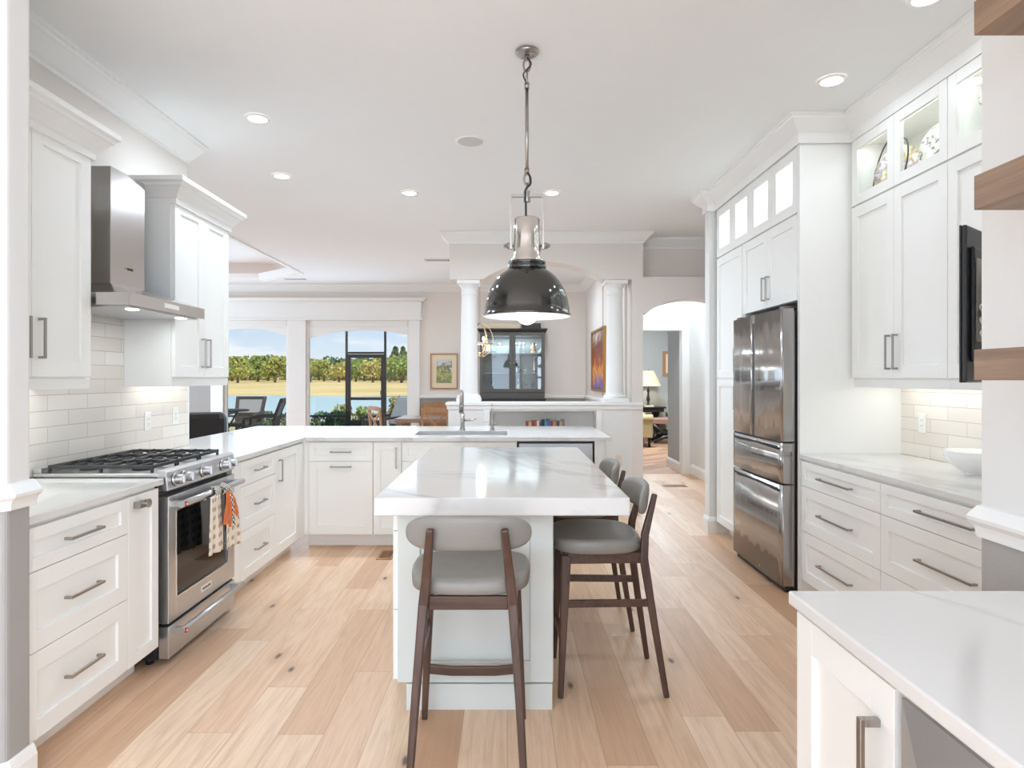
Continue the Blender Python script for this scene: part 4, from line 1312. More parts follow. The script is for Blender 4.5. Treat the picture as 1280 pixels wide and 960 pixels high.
def leafy(pts, w0, mat, name):
    mb = MB()
    k = len(pts)
    mb.bar(pts, [w0 * (0.35 + 0.65 * math.sin(PI * (i + 0.7) / (k + 0.6))) for i in range(k)], 0.004)
    mb.build(name, mat, tw)
leafy([(0.43, -0.152, 0.775), (0.425, -0.158, 0.72), (0.405, -0.158, 0.66), (0.385, -0.158, 0.60)], 0.05, 'towel_orange', 'orange_fold')
leafy([(0.44, -0.154, 0.77), (0.452, -0.161, 0.71), (0.448, -0.161, 0.65), (0.44, -0.161, 0.575)], 0.036, 'towel_orange', 'orange_fold')
leafy([(0.455, -0.152, 0.77), (0.49, -0.160, 0.71), (0.52, -0.160, 0.66), (0.54, -0.160, 0.62)], 0.04, 'towel_orange', 'orange_fold')
leafy([(0.45, -0.154, 0.772), (0.466, -0.163, 0.71), (0.478, -0.163, 0.65), (0.49, -0.163, 0.575)], 0.026, 'towel_check', 'checked_fold')

# range hood: rz=90
hd = thing('range_hood', 'brushed steel chimney range hood on the left wall above the gas range', 'range hood', (-2.31, 3.092, 0), 90)
HF = -0.487
CX0, CX1, CYF = 0.232, 0.545, -0.25
mb = MB().box(CX0, CX1, CYF, -0.001, 1.885, 2.50)
mb.build('chimney', 'steel_hood', hd, 0.002)
mb = MB()
a = [(0.0, HF, 1.812), (RW, HF, 1.812), (RW, -0.011, 1.812), (0.0, -0.011, 1.812)]
b = [(CX0 - 0.012, CYF - 0.012, 1.89), (CX1 + 0.012, CYF - 0.012, 1.89), (CX1 + 0.012, -0.011, 1.89), (CX0 - 0.012, -0.011, 1.89)]
mb.hexa(a + b)
mb.box(0.0, RW, HF, -0.011, 1.752, 1.812)
mb.build('canopy', 'steel_hood', hd)
MB().box(0.03, RW - 0.03, HF + 0.03, -0.03, 1.744, 1.7515).build('filter_panel', 'steel', hd)
for x in (0.14, 0.62):
    MB().cyl((x, HF + 0.07, 1.743), (x, HF + 0.07, 1.741), 0.03, 0.03, 20).build('hood_lamp', 'lens_glow', hd)
MB().box(0.31, 0.46, HF - 0.002, HF - 0.0003, 1.772, 1.796).build('control_display', 'white_plastic', hd)
light('hood_light', 'AREA', (RW / 2, HF + 0.12, 1.735), 0.8, (0, 0, 0), (1, 0.88, 0.76), hd, shape='RECTANGLE', size=0.5, size_y=0.1)
mb = MB()
mb.box(0.36, 0.366, CYF - 0.0015, CYF - 0.0003, 1.985, 1.991)
for k in range(4):
    mb.box(0.378 + k * 0.014, 0.388 + k * 0.014, CYF - 0.0015, CYF - 0.0003, 1.982, 1.994)
mb.build('badge', 'ink', hd)

# refrigerator: rz=-90, origin far end; local x -> -Y
fr = thing('refrigerator', 'stainless steel French-door refrigerator with two lower drawers', 'refrigerator', (1.862, 5.056, 0), -90)
FW = 0.905
MB().box(0.004, FW - 0.004, 0.0, 0.64, 0.03, 1.835).build('cabinet', 'nickel_dark', fr, 0.003)
def fr_front(name, x0, x1, z0, z1, par=fr):
    mb = MB()
    n_ = 14
    def pt(x):
        u = (x - 0.0) / FW
        return -0.077 - 0.010 * (1 - (2 * u - 1) ** 2)
    xs = [x0 + (x1 - x0) * k / n_ for k in range(n_ + 1)]
    fl = [(x, pt(x)) for x in xs]
    fl[0] = (x0, fl[0][1] + 0.006); fl[-1] = (x1, fl[-1][1] + 0.006)
    fl.insert(1, (x0 + 0.006, pt(x0 + 0.006))); fl.insert(-1, (x1 - 0.006, pt(x1 - 0.006)))
    pol = fl + [(x1, -0.003), (x0, -0.003)]
    mb.prism(pol, z0, z1)
    o = mb.build(name, 'steel_fridge', par)
    for p in o.data.polygons:
        if abs(p.normal.z) < 0.5 and p.center.y < -0.07:
            p.use_smooth = True
    return o
cxm = FW / 2 - 0.02
fr_front('door', 0.0, cxm - 0.021, 0.985, 1.850)
fr_front('door', cxm + 0.021, FW, 0.985, 1.850)
fr_front('drawer', 0.0, FW, 0.712, 0.972)
fr_front('drawer', 0.0, FW, 0.045, 0.700)
# recessed grips
MB().box(cxm - 0.0205, cxm + 0.0205, -0.083, -0.003, 1.06, 1.79).build('door_grip', 'black_plastic', fr)
mb = MB().box(cxm - 0.0205, cxm + 0.0205, -0.084, -0.003, 0.985, 1.06)
mb.box(cxm - 0.0205, cxm + 0.0205, -0.084, -0.003, 1.79, 1.85)
mb.build('center_post', 'steel_fridge', fr)
for z in (0.94, 0.668):
    MB().box(0.05, FW - 0.05, -0.0885, -0.0855, z - 0.003, z + 0.012).build('drawer_grip', 'black_plastic', fr)
MB().box(0.0, FW, -0.07, 0.0, 0.973, 0.984).build('gasket', 'black_plastic', fr)
for x in (0.03, FW - 0.09):
    MB().box(x, x + 0.06, -0.06, 0.03, 1.8505, 1.868).build('hinge_cover', 'nickel_dark', fr, 0.004)
MB().box(0.02, FW - 0.02, -0.05, 0.0, 0.0, 0.04).build('kick_plate', 'black_plastic', fr)

# television on an arm by the right stub wall; screen turned to the kitchen
tv = thing('television', 'black flat television turned edge-on in front of the right wall cabinets', 'television', (1.847, 2.417, 1.652), 38)
TWH, THH = 0.352, 0.272
MB().box(-TWH, TWH, -0.008, 0.008, -THH, THH).build('case', 'tv_grey', tv, 0.006)
mb = MB()
for a in ((-TWH, -TWH + 0.02, -THH, THH), (TWH - 0.02, TWH, -THH, THH), (-TWH + 0.02, TWH - 0.02, -THH, -THH + 0.02), (-TWH + 0.02, TWH - 0.02, THH - 0.02, THH)):
    mb.box(a[0], a[1], 0.008, 0.014, a[2], a[3])
mb.build('bezel', 'black_plastic', tv, 0.002)
MB().box(-TWH + 0.02, TWH - 0.02, 0.008, 0.011, -THH + 0.02, THH - 0.02).build('screen', 'glass_tile_dark', tv)
MB().box(-TWH + 0.03, TWH - 0.03, -0.022, -0.008, -0.2, 0.2).build('back_cover', 'black_plastic', tv, 0.008)
mb = MB().box(-0.305, -0.235, -0.025, -0.022, -0.13, 0.16)
mb.build('port_panel', 'nickel', tv, 0.002)
for k, z in enumerate((-0.1, -0.055, -0.01)):
    MB().cyl((-0.275, -0.0252, z), (-0.275, -0.031, z), 0.014, 0.012, 14).build('port', 'chrome', tv)
mb = MB().box(-0.1, 0.1, -0.062, -0.0222, -0.1, 0.1)
mb.bar([(0, -0.062, 0), (0.1, -0.2, 0), (0.134, -0.46, 0)], 0.05, 0.03, (0, 0, 1))
mb.build('wall_arm', 'black_plastic', tv)

# ================================================================== ISLAND
il = thing('island', 'pale grey kitchen island cabinet with panelled end and drawers on its left', 'kitchen island', (0, 0, 0))
IX0, IX1, IY0, IY1 = -0.463, 0.192, 2.70, 4.36
IZ = 0.8415
MB().box(IX0 + 0.002, IX1 - 0.002, IY0 + 0.02, IY1 - 0.002, 0.112, IZ).build('carcass', 'island_grey', il)
mb = MB(Matrix.Translation((IX0, IY0 + 0.02, 0)))
wI = IX1 - IX0
mb.box(0, 0.095, -0.02, 0, 0.112, IZ); mb.box(wI - 0.095, wI, -0.02, 0, 0.112, IZ)
mb.box(0.095, wI - 0.095, -0.02, 0, 0.112, 0.2); mb.box(0.095, wI - 0.095, -0.02, 0, 0.76, IZ)
mb.box(0.095, wI - 0.095, -0.008, 0, 0.2, 0.76)
mb.box(wI - 0.001, wI + 0.004, -0.004, 0.1, 0.112, IZ)
mb.build('end_panel', 'island_grey', il, 0.0015)
mb = MB().box(IX0 + 0.038, IX1 - 0.002, IY0 - 0.008, IY0 + 0.02, 0.0, 0.108)
mb.box(IX0 + 0.038, IX0 + 0.055, IY0 + 0.02, IY1 - 0.01, 0.0, 0.112)
mb.box(IX1 - 0.018, IX1 - 0.002, IY0 + 0.02, IY1 - 0.01, 0.0, 0.112)
mb.build('plinth', 'island_grey', il, 0.002)
# drawer banks on the left side: local frame rz=-90 (front -> -X)
isd = Matrix.Translation((IX0, IY1, 0)) @ Matrix.Rotation(R(-90), 4, 'Z')
def island_front(name, x0, x1, z0, z1):
    fw = 0.06 if z1 - z0 > 0.2 else 0.045
    mb = MB(isd)
    mb.box(x0, x0 + fw, -0.022, -0.001, z0, z1); mb.box(x1 - fw, x1, -0.022, -0.001, z0, z1)
    mb.box(x0 + fw, x1 - fw, -0.022, -0.001, z0, z0 + fw); mb.box(x0 + fw, x1 - fw, -0.022, -0.001, z1 - fw, z1)
    mb.box(x0 + fw, x1 - fw, -0.011, -0.001, z0 + fw, z1 - fw)
    o = mb.build(name, 'cabinet_white', il, 0.001)
    m2 = MB(isd)
    cx, cz = (x0 + x1) / 2, (z0 + z1) / 2
    m2.box(cx - 0.09, cx + 0.09, -0.054, -0.045, cz - 0.006, cz + 0.006)
    m2.box(cx - 0.09, cx - 0.08, -0.045, -0.022, cz - 0.006, cz + 0.006); m2.box(cx + 0.08, cx + 0.09, -0.045, -0.022, cz - 0.006, cz + 0.006)
    m2.build('handle', 'nickel', o)
for b0, b1 in ((0.0, 0.82), (0.823, 1.64)):
    for z0, z1 in ((0.116, 0.41), (0.414, 0.745), (0.749, 0.836)):
        island_front('drawer', b0 + 0.002, b1 - 0.002, z0, z1)
isl = MB().box(-0.536, 0.494, 2.574, 4.474, 0.842, 0.914).build('countertop', 'quartz', None, 0.004)
tag(isl, 'thick white quartz slab on the kitchen island, overhanging toward the stools', 'countertop')

# ================================================================== STOOLS
def make_stool(label, loc, rz):
    s = thing('bar_stool', label, 'bar stool', loc, rz, 'walnut and grey leather bar stools')
    def se(a, rx, ry, p=3.2):
        c_, s_ = math.cos(a), math.sin(a)
        return (rx * abs(c_) ** (2 / p) * (1 if c_ >= 0 else -1), ry * abs(s_) ** (2 / p) * (1 if s_ >= 0 else -1))
    n_ = 40
    def ring(k, z, dish=0.0):
        pts = []
        for i in range(n_):
            x, y = se(2 * PI * i / n_, 0.225 * k, 0.205 * k)
            # back edge narrower
            x *= 1.0 - 0.06 * max(0, -y) / 0.2
            pts.append((x, y + 0.02, z + dish * (x / 0.225) ** 2 * 0.012 * k))
        return pts
    mb = MB().rings([ring(0.93, 0.628), ring(0.99, 0.634), ring(1.0, 0.65, 1), ring(0.995, 0.668, 1), ring(0.965, 0.680, 1), ring(0.88, 0.685, 1), ring(0.6, 0.681, 1), ring(0.2, 0.679, 1)])
    mb.build('seat', 'grey_leather', s)
    # curved padded back
    def back(zk, grow, th):
        pts = []
        m_ = 14
        for i in range(m_ + 1):
            u = -1 + 2 * i / m_
            pts.append((u, 1))
        return pts
    prof = []
    rs = []
    m_ = 40
    for i in range(m_ + 1):
        u = math.sin(PI / 2 * (-1 + 2 * i / m_))
        x = 0.224 * u
        yc = -0.207 + 0.055 * u * u
        hh = 0.060 * (1 - abs(u) ** 5.0) ** 0.5 + 0.004
        th = 0.017 * (1 - abs(u) ** 6.0) ** 0.5 + 0.002
        zc = 0.856 - 0.008 * u * u
        sec = []
        for k in range(14):
            a = 2 * PI * k / 14
            ca, sa = math.cos(a), math.sin(a)
            yy = th * abs(ca) ** 0.6 * (1 if ca >= 0 else -1)
            zz = hh * abs(sa) ** 0.6 * (1 if sa >= 0 else -1)
            sec.append((x, yc + yy - zz * 0.12, zc + zz))
        rs.append(sec)
    MB().rings(rs).build('backrest', 'grey_leather', s)
    for sx in (-1, 1):
        # rear leg sweeps from floor to seat and up behind the backrest
        MB().bar([(sx * 0.196, -0.272, 0.0), (sx * 0.177, -0.222, 0.32), (sx * 0.157, -0.180, 0.60), (sx * 0.146, -0.188, 0.70), (sx * 0.128, -0.236, 0.878)], [0.025, 0.030, 0.035, 0.034, 0.026], [0.024, 0.030, 0.036, 0.032, 0.022]).build('leg', 'walnut_leg', s, 0.006)
        MB().bar([(sx * 0.202, 0.192, 0.0), (sx * 0.172, 0.165, 0.615)], [0.024, 0.036], [0.024, 0.042]).build('leg', 'walnut_leg', s, 0.005)
        MB().bar([(sx * 0.160, -0.165, 0.603), (sx * 0.172, 0.16, 0.603)], 0.022, 0.048).build('apron', 'walnut_rail', s, 0.003)
        MB().bar([(sx * 0.170, -0.198, 0.405), (sx * 0.183, 0.165, 0.405)], 0.018, 0.032).build('stretcher', 'walnut_rail', s, 0.003)
    MB().bar([(-0.155, 0.166, 0.603), (0.155, 0.166, 0.603)], 0.022, 0.048, (0, 1, 0)).build('apron', 'walnut_rail', s, 0.003)
    MB().bar([(-0.14, -0.168, 0.603), (0.14, -0.168, 0.603)], 0.022, 0.048, (0, 1, 0)).build('apron', 'walnut_rail', s, 0.003)
    mb = MB().bar([(-0.18, 0.181, 0.21), (-0.09, 0.176, 0.204), (0.09, 0.176, 0.204), (0.18, 0.181, 0.21)], 0.02, 0.036, (0, 1, 0))
    mb.build('footrest', 'walnut_rail', s, 0.003)
    return s
st = make_stool('grey leather bar stool at the near end of the island, its back to the viewer', (-0.137, 2.432, 0), 0)
dup(st, (0.425, 2.995, 0), 90, 'grey leather bar stool with walnut legs, nearer of the two on the island right side')
dup(st, (0.42, 3.725, 0), 90, 'grey leather bar stool with walnut legs, farther of the two on the island right side')

# ================================================================== PENDANT
pd = thing('pendant_lamp', 'large dark metal dome pendant lamp with polished yoke over the island', 'pendant lamp', (0.10, 3.25, 0))
mb = MB().lathe([(0.001, CZ - 0.022), (0.05, CZ - 0.022), (0.058, CZ - 0.016), (0.058, CZ - 0.006), (0.05, CZ - 0.0005)], n=32)
mb.cyl((0, 0, CZ - 0.022), (0, 0, CZ - 0.05), 0.012, 0.008, 16)
mb.build('canopy', 'nickel', pd)
mb = MB().cyl((0, 0, 2.88), (0, 0, 2.44), 0.009, 0.009, 12)
mb.cyl((0, 0, 2.895), (0, 0, 2.865), 0.013, 0.013, 12); mb.cyl((0, 0, 2.46), (0, 0, 2.43), 0.013, 0.013, 12)
mb.build('rod', 'nickel', pd)
def link(mb, z, h, w_, ax):
    pts = []
    for k in range(17):
        a = 2 * PI * k / 16
        p = w_ * math.sin(a)
        pts.append((p if ax == 0 else 0, p if ax == 1 else 0, z + h * math.cos(a)))
    mb.tube(pts, 0.0055, 8, False)
mb = MB()
link(mb, 2.985, 0.032, 0.017, 0); link(mb, 2.925, 0.036, 0.015, 1)
link(mb, 2.405, 0.034, 0.015, 0); link(mb, 2.355, 0.03, 0.015, 1)
mb.build('chain_link', 'nickel', pd)
mb = MB()
mb.tube(smooth([(0.0, -0.01, 3.02), (0.02, -0.02, 2.98), (-0.018, -0.02, 2.93), (0.0, -0.008, 2.89)]), 0.004, 8)
mb.tube(smooth([(0.0, -0.008, 2.44), (0.016, -0.02, 2.41), (0.016, -0.02, 2.375), (-0.008, -0.02, 2.345), (-0.006, -0.012, 2.28), (-0.005, -0.005, 2.205)]), 0.0055, 8)
mb.build('cable', 'cable_black', pd)
mb = MB()
mb.bar([(-0.082, 0, 2.325), (-0.082, 0, 2.318), (0.082, 0, 2.318), (0.082, 0, 2.325)], 0.02, 0.01, (0, 1, 0))
mb = MB().box(-0.085, 0.085, -0.011, 0.011, 2.315, 2.328)
for s in (-1, 1):
    mb.box(s * 0.082 - 0.006, s * 0.082 + 0.006, -0.012, 0.012, 2.05, 2.315)
mb.cyl((0, 0, 2.345), (0, 0, 2.29), 0.018, 0.018, 16)
mb.build('yoke', 'nickel', pd, 0.001)
for s in (-1, 1):
    mb = MB().cyl((s * 0.06, 0, 2.068), (s * 0.118, 0, 2.068), 0.007, 0.007, 10)
    mb.cyl((s * 0.087, 0, 2.068), (s * 0.1, 0, 2.068), 0.017, 0.017, 16)
    mb.cyl((s * 0.103, 0, 2.068), (s * 0.11, 0, 2.068), 0.013, 0.013, 16)
    mb.build('pivot_knob', 'nickel', pd)
MB().lathe([(0.001, 2.207), (0.06, 2.207), (0.066, 2.2), (0.066, 2.10), (0.069, 2.06), (0.078, 2.01), (0.088, 1.992), (0.088, 1.985)], n=36).build('neck', 'chrome', pd)
mb = MB().lathe([(0.088, 1.985), (0.096, 1.985), (0.096, 1.972), (0.09, 1.97), (0.09, 1.964), (0.099, 1.962), (0.099, 1.948), (0.092, 1.945)], n=36)
mb.build('collar', 'gunmetal', pd)
dome = [(0.092, 1.950), (0.11, 1.94), (0.14, 1.917), (0.168, 1.884), (0.19, 1.845), (0.206, 1.80), (0.214, 1.755), (0.218, 1.722), (0.223, 1.718), (0.224, 1.711), (0.220, 1.708)]
MB().lathe(dome, n=64).build('shade', 'gunmetal', pd)
MB().lathe([(0.220, 1.7085), (0.214, 1.722), (0.210, 1.755), (0.202, 1.80), (0.186, 1.843), (0.164, 1.88), (0.136, 1.912), (0.09, 1.94), (0.03, 1.942), (0.001, 1.942)], n=64).build('inner_reflector', 'white_plastic', pd)
mb = MB().ball((0, 0, 1.722), 0.055, n=24, m=16)
bl = mb.build('bulb', 'bulb_glow', pd)
MB().cyl((0, 0, 1.78), (0, 0, 1.94), 0.022, 0.03, 16).build('socket', 'white_plastic', pd)
light('pendant_light', 'POINT', (0, 0, 1.67), 0.7, (0, 0, 0), (1, 0.95, 0.87), pd, shadow_soft_size=0.05)

# ================================================================== CEILING LIGHTS
cans = [(-1.595, 4.09, 'recessed ceiling light nearest the left wall crown, above the range'),
        (-1.85, 5.25, 'recessed ceiling light over the inner corner of the left counter'),
        (-0.874, 5.73, 'recessed ceiling light over the left part of the sink peninsula'),
        (0.40, 5.73, 'recessed ceiling light just right of the pendant rod, over the peninsula'),
        (1.81, 3.57, 'recessed ceiling light in front of the right wall cabinets'),
        (1.83, 2.79, 'recessed ceiling light cut by the upper right edge of the view')]
extra = [(-1.0, -1.8, 0), (-2.8, -1.8, 0), (0.4, -1.8, 0), (-2.6, 7.4, 0.55), (-1.2, 9.0, 0.55), (0.55, 9.9, 1.0), (0.4, 8.5, 1.1), (2.1, 8.4, 1.6)]  # bare fill lamps added to brighten the far rooms and behind the camera
def can(x, y, lb, w=CAN_W):
    c = thing('recessed_light', lb, 'ceiling light', (x, y, CZ), 0, 'recessed ceiling lights')
    MB().lathe([(0.058, -0.010), (0.078, -0.006), (0.08, -0.0005)], n=32).build('trim_ring', 'white_plastic', c)
    MB().cyl((0, 0, -0.0005), (0, 0, -0.008), 0.06, 0.058, 32).build('lens', 'lens_glow', c)
    light('can_light', 'AREA', (0, 0, -0.014), w, (0, 0, 0), (1, 0.965, 0.92), c, shape='DISK', size=0.11, spread=R(165))
    return c
for x, y, lb in cans:
    can(x, y, lb, CAN_W * (0.18 if x > 1.5 else 0.8 if x < -1.5 else 1.9))
for k, (x, y, fa_) in enumerate(extra):
    light('bare_fill_light', 'AREA', (x, y, CZ - 0.02), FAR_W * fa_ if fa_ else CAN_W, (0, 0, 0), (1, 0.965, 0.92), None, shape='DISK', size=0.11, spread=R(165))
sp = thing('ceiling_speaker', 'flat round white speaker grille in the ceiling left of the pendant', 'speaker', (-0.258, 4.49, CZ))
MB().cyl((0, 0, -0.0005), (0, 0, -0.006), 0.098, 0.09, 36).build('grille', 'grille_grey', sp)
MB().lathe([(0.09, -0.006), (0.1, -0.007), (0.105, -0.0005)], n=36).build('ring', 'white_plastic', sp)

def vent(name, label, x, y, z, w_, d__, up, mat, cat='vent'):
    v = thing(name, label, cat, (x, y, z))
    s = 1 if up else -1
    mb = MB()
    h = 0.006 * s
    a, b = (0.0005 * s, h) if s > 0 else (h, -0.0005)
    mb.box(-w_ / 2, w_ / 2, -d__ / 2, -d__ / 2 + 0.02, a, b); mb.box(-w_ / 2, w_ / 2, d__ / 2 - 0.02, d__ / 2, a, b)
    mb.box(-w_ / 2, -w_ / 2 + 0.02, -d__ / 2 + 0.02, d__ / 2 - 0.02, a, b); mb.box(w_ / 2 - 0.02, w_ / 2, -d__ / 2 + 0.02, d__ / 2 - 0.02, a, b)
    mb.build('frame', mat, v)
    mb = MB()
    k = 10
    for i in range(k):
        x0 = -w_ / 2 + 0.025 + i * (w_ - 0.05) / k
        mb.box(x0, x0 + (w_ - 0.05) / k * 0.55, -d__ / 2 + 0.02, d__ / 2 - 0.02, a, b)
    mb.build('slats', mat, v)
    MB().box(-w_ / 2 + 0.02, w_ / 2 - 0.02, -d__ / 2 + 0.02, d__ / 2 - 0.02, *((0.0003, 0.001) if s > 0 else (-0.001, -0.0003))).build('backing', 'ink', v)
    return v
vent('ceiling_vent', 'small dark-slotted ceiling vent left of the column arch', -0.98, 9.0, CZ, 0.36, 0.16, False, 'grille_grey')
vent('ceiling_vent', 'small ceiling vent by the corner of the tray ceiling', -3.55, 10.72, CZ, 0.36, 0.14, False, 'grille_grey')
vent('floor_vent', 'small wood-toned floor register in front of the passage arch', 2.17, 8.3, 0.0, 0.30, 0.16, True, 'pine', 'vent')
vent('floor_vent', 'small wood-toned floor register left of the island near the peninsula', -0.95, 5.05, 0.0, 0.12, 0.26, True, 'pine', 'vent')

# outlets
def outlet(label, loc, rz, mat='white_plastic', screws=True):
    o = thing('wall_outlet', label, 'wall outlet', loc, rz)
    MB().box(-0.036, 0.036, -0.006, -0.0005, -0.059, 0.059).build('plate', mat, o, 0.003)
    MB().box(-0.017, 0.017, -0.0085, -0.006, -0.034, 0.034).build('receptacle', mat, o, 0.001)
    mb = MB()
    for z in (-0.016, 0.016):
        for x in (-0.006, 0.006):
            mb.box(x - 0.001, x + 0.001, -0.0088, -0.0084, z - 0.005, z + 0.005)
    mb.build('slots', 'ink', o)
outlet('white wall plate on the left tiles, nearer the range', (-2.2995, 4.09, 1.12), 90)
outlet('white wall plate on the left tiles, nearer the far end of the wall', (-2.2995, 4.43, 1.135), 90)
outlet('white wall outlet on the tiles under the right wall cabinets', (2.5195, 3.88, 1.125), -90)
outlet('cream wall outlet low on the wall between dining alcove and passage', (1.275, 7.329, 0.46), 0, 'outlet_cream')

# ================================================================== DINING ALCOVE
hc = thing('china_cabinet', 'dark grey china cabinet with two glass doors against the dining wall', 'china cabinet', (-0.467, 10.98, 0))
HW, HD = 1.112, 0.405
mb = MB().box(-0.01, HW + 0.01, -0.015, HD, 0.09, 1.02)
mb.box(0.0, HW, 0.0, HD, 0.0, 0.09)
mb.box(-0.02, HW + 0.02, -0.03, HD, 1.02, 1.05)
mb.build('lower_cabinet', 'black_wood', hc, 0.003)
mb = MB().box(0, 0.03, 0.02, HD, 1.05, 2.2); mb.box(HW - 0.03, HW, 0.02, HD, 1.05, 2.2)
mb.box(0.03, HW - 0.03, 0.02, HD - 0.02, 1.05, 1.19); mb.box(0.03, HW - 0.03, 0.02, HD - 0.02, 2.12, 2.2)
mb.box(HW / 2 - 0.015, HW / 2 + 0.015, 0.02, 0.05, 1.19, 2.12)
mb.build('upper_carcass', 'hutch_grey', hc, 0.002)
MB().box(0.03, HW - 0.03, HD - 0.02, HD, 1.05, 2.2).build('back_panel', 'hutch_inside', hc)
MB().sweep([(0, 0), (0.02, 0.0), (0.04, 0.03), (0.045, 0.055), (0, 0.055)], [(0, HD), (0, 0.0), (HW, 0.0), (HW, HD)], 2.195).build('cornice', 'black_wood', hc)
MB().box(0, HW, 0.0, HD, 2.2, 2.24).build('top_board', 'black_wood', hc)
SH = [1.1905, 1.49, 1.83]
for z in SH[1:]:
    MB().box(0.031, HW - 0.031, 0.06, HD - 0.021, z - 0.012, z).build('shelf', 'hutch_inside', hc)
for x0, x1 in ((0.002, HW / 2 - 0.001), (HW / 2 + 0.001, HW - 0.002)):
    d_ = shaker(hc, 'glass_door', x0, x1, 1.16, 2.19, 'hutch_grey', 0.055, True, yb=0.019)
    MB().ball(((HW / 2) + (-0.028 if x0 < 0.1 else 0.028), -0.012, 1.66), 0.012, n=12, m=8).build('knob', 'brass', d_)
light('cabinet_lamp', 'AREA', (HW / 2, 0.12, 2.11), 5.0, (0, 0, 0), (1, 0.95, 0.86), hc, shape='RECTANGLE', size=0.9, size_y=0.06)

def goblet(mb, h=0.16, r=0.035):
    mb.lathe([(r * 0.9, 0.0005), (r * 0.85, 0.003), (0.004, 0.008), (0.004, h * 0.45), (r * 0.7, h * 0.55), (r, h * 0.78), (r * 0.92, h), (r * 0.88, h), (r * 0.92, h * 0.78), (0.003, h * 0.52)], n=16)
    return mb
def ch(x, s):
    return (-0.467 + x, 11.20, SH[s] + 0.001)
items = [('goblet', 'tall stemmed crystal goblet, leftmost on the top shelf behind the right cabinet door', 0.61, 2, 0.2),
         ('goblet', 'tall stemmed crystal goblet, middle one of the row on the right door top shelf', 0.68, 2, 0.2),
         ('goblet', 'tall stemmed crystal goblet beside the brass pitcher on the top shelf', 0.75, 2, 0.2),
         ('goblet', 'short stemmed glass, left of two at the bottom behind the right cabinet door', 0.80, 0, 0.13),
         ('goblet', 'short stemmed glass, right of two at the bottom behind the right cabinet door', 0.90, 0, 0.13),
         ('goblet', 'stemmed glass on the bottom shelf behind the left cabinet door', 0.22, 0, 0.15),
         ('goblet', 'stemmed glass on the top shelf behind the left cabinet door', 0.33, 2, 0.19)]
for nm, lb, x, s, h in items:
    g = thing(nm, lb, 'glass', ch(x, s), 0, 'glassware in the china cabinet')
    goblet(MB(), h, 0.033).build('glass_bowl', 'crystal', g)
p = thing('pitcher', 'small brass pitcher on the top shelf of the china cabinet', 'pitcher', ch(0.92, 2))
MB().lathe([(0.04, 0.0005), (0.055, 0.03), (0.05, 0.11), (0.03, 0.15), (0.042, 0.19)], n=20, cap0=True).build('pitcher_body', 'brass', p)
MB().tube([(0.03, 0, 0.16), (0.08, 0, 0.15), (0.085, 0, 0.08), (0.05, 0, 0.05)], 0.007, 8).build('handle', 'brass', p)
p = thing('candlestick', 'slender crystal candlestick on the middle shelf of the china cabinet', 'candlestick', ch(0.94, 1))
MB().lathe([(0.045, 0.0005), (0.04, 0.015), (0.012, 0.03), (0.02, 0.08), (0.01, 0.14), (0.018, 0.2), (0.024, 0.22)], n=16, cap0=True).build('candlestick_body', 'chrome', p)
MB().cyl((0, 0, 0.22), (0, 0, 0.285), 0.01, 0.009, 10).build('candle', 'cream_paper', p)
p = thing('decanter', 'dark faceted decanter on the middle shelf behind the right cabinet door', 'decanter', ch(0.63, 1))
MB().lathe([(0.05, 0.0005), (0.062, 0.02), (0.062, 0.12), (0.022, 0.17), (0.02, 0.22), (0.03, 0.225)], n=10, smooth=False, cap0=True).build('bottle', 'gunmetal', p)
MB().ball((0, 0, 0.25), 0.026, n=12, m=8).build('stopper', 'chrome', p)
p = thing('serving_dish', 'low silver dish on the middle shelf of the china cabinet', 'dish', ch(0.775, 1))
MB().lathe([(0.03, 0.0005), (0.032, 0.02), (0.08, 0.05), (0.085, 0.06), (0.03, 0.03), (0.001, 0.028)], n=20, cap0=True).build('dish_body', 'chrome', p)
MB().lathe([(0.034, 0.0005), (0.034, 0.006)], n=20).build('foot', 'chrome', p)
p = thing('figurine', 'small white and rose figurine at the bottom left behind the right cabinet door', 'figurine', ch(0.66, 0))
mb = MB().lathe([(0.04, 0.0005), (0.035, 0.05), (0.018, 0.1), (0.026, 0.13), (0.014, 0.16)], n=16, cap0=True)
mb.build('figurine_body', 'plate_bird', p)
MB().ball((0, 0, 0.178), 0.022, n=12, m=8).build('head', 'porcelain', p)
o = MB().box(-0.18, 0.15, 11.02, 11.3, 2.2405, 2.345).build('storage_box', 'black_wood', None, 0.004)
o.location = (0.43 - 0.0, 0, 0); tag(o, 'dark box lying on top of the china cabinet at its right end', 'box')
o = MB().box(-0.43, 0.22, 11.08, 11.3, 2.2405, 2.34).build('storage_box', 'cream_paper', None, 0.004)
tag(o, 'long low cream box on top of the china cabinet, left of the dark box', 'box')

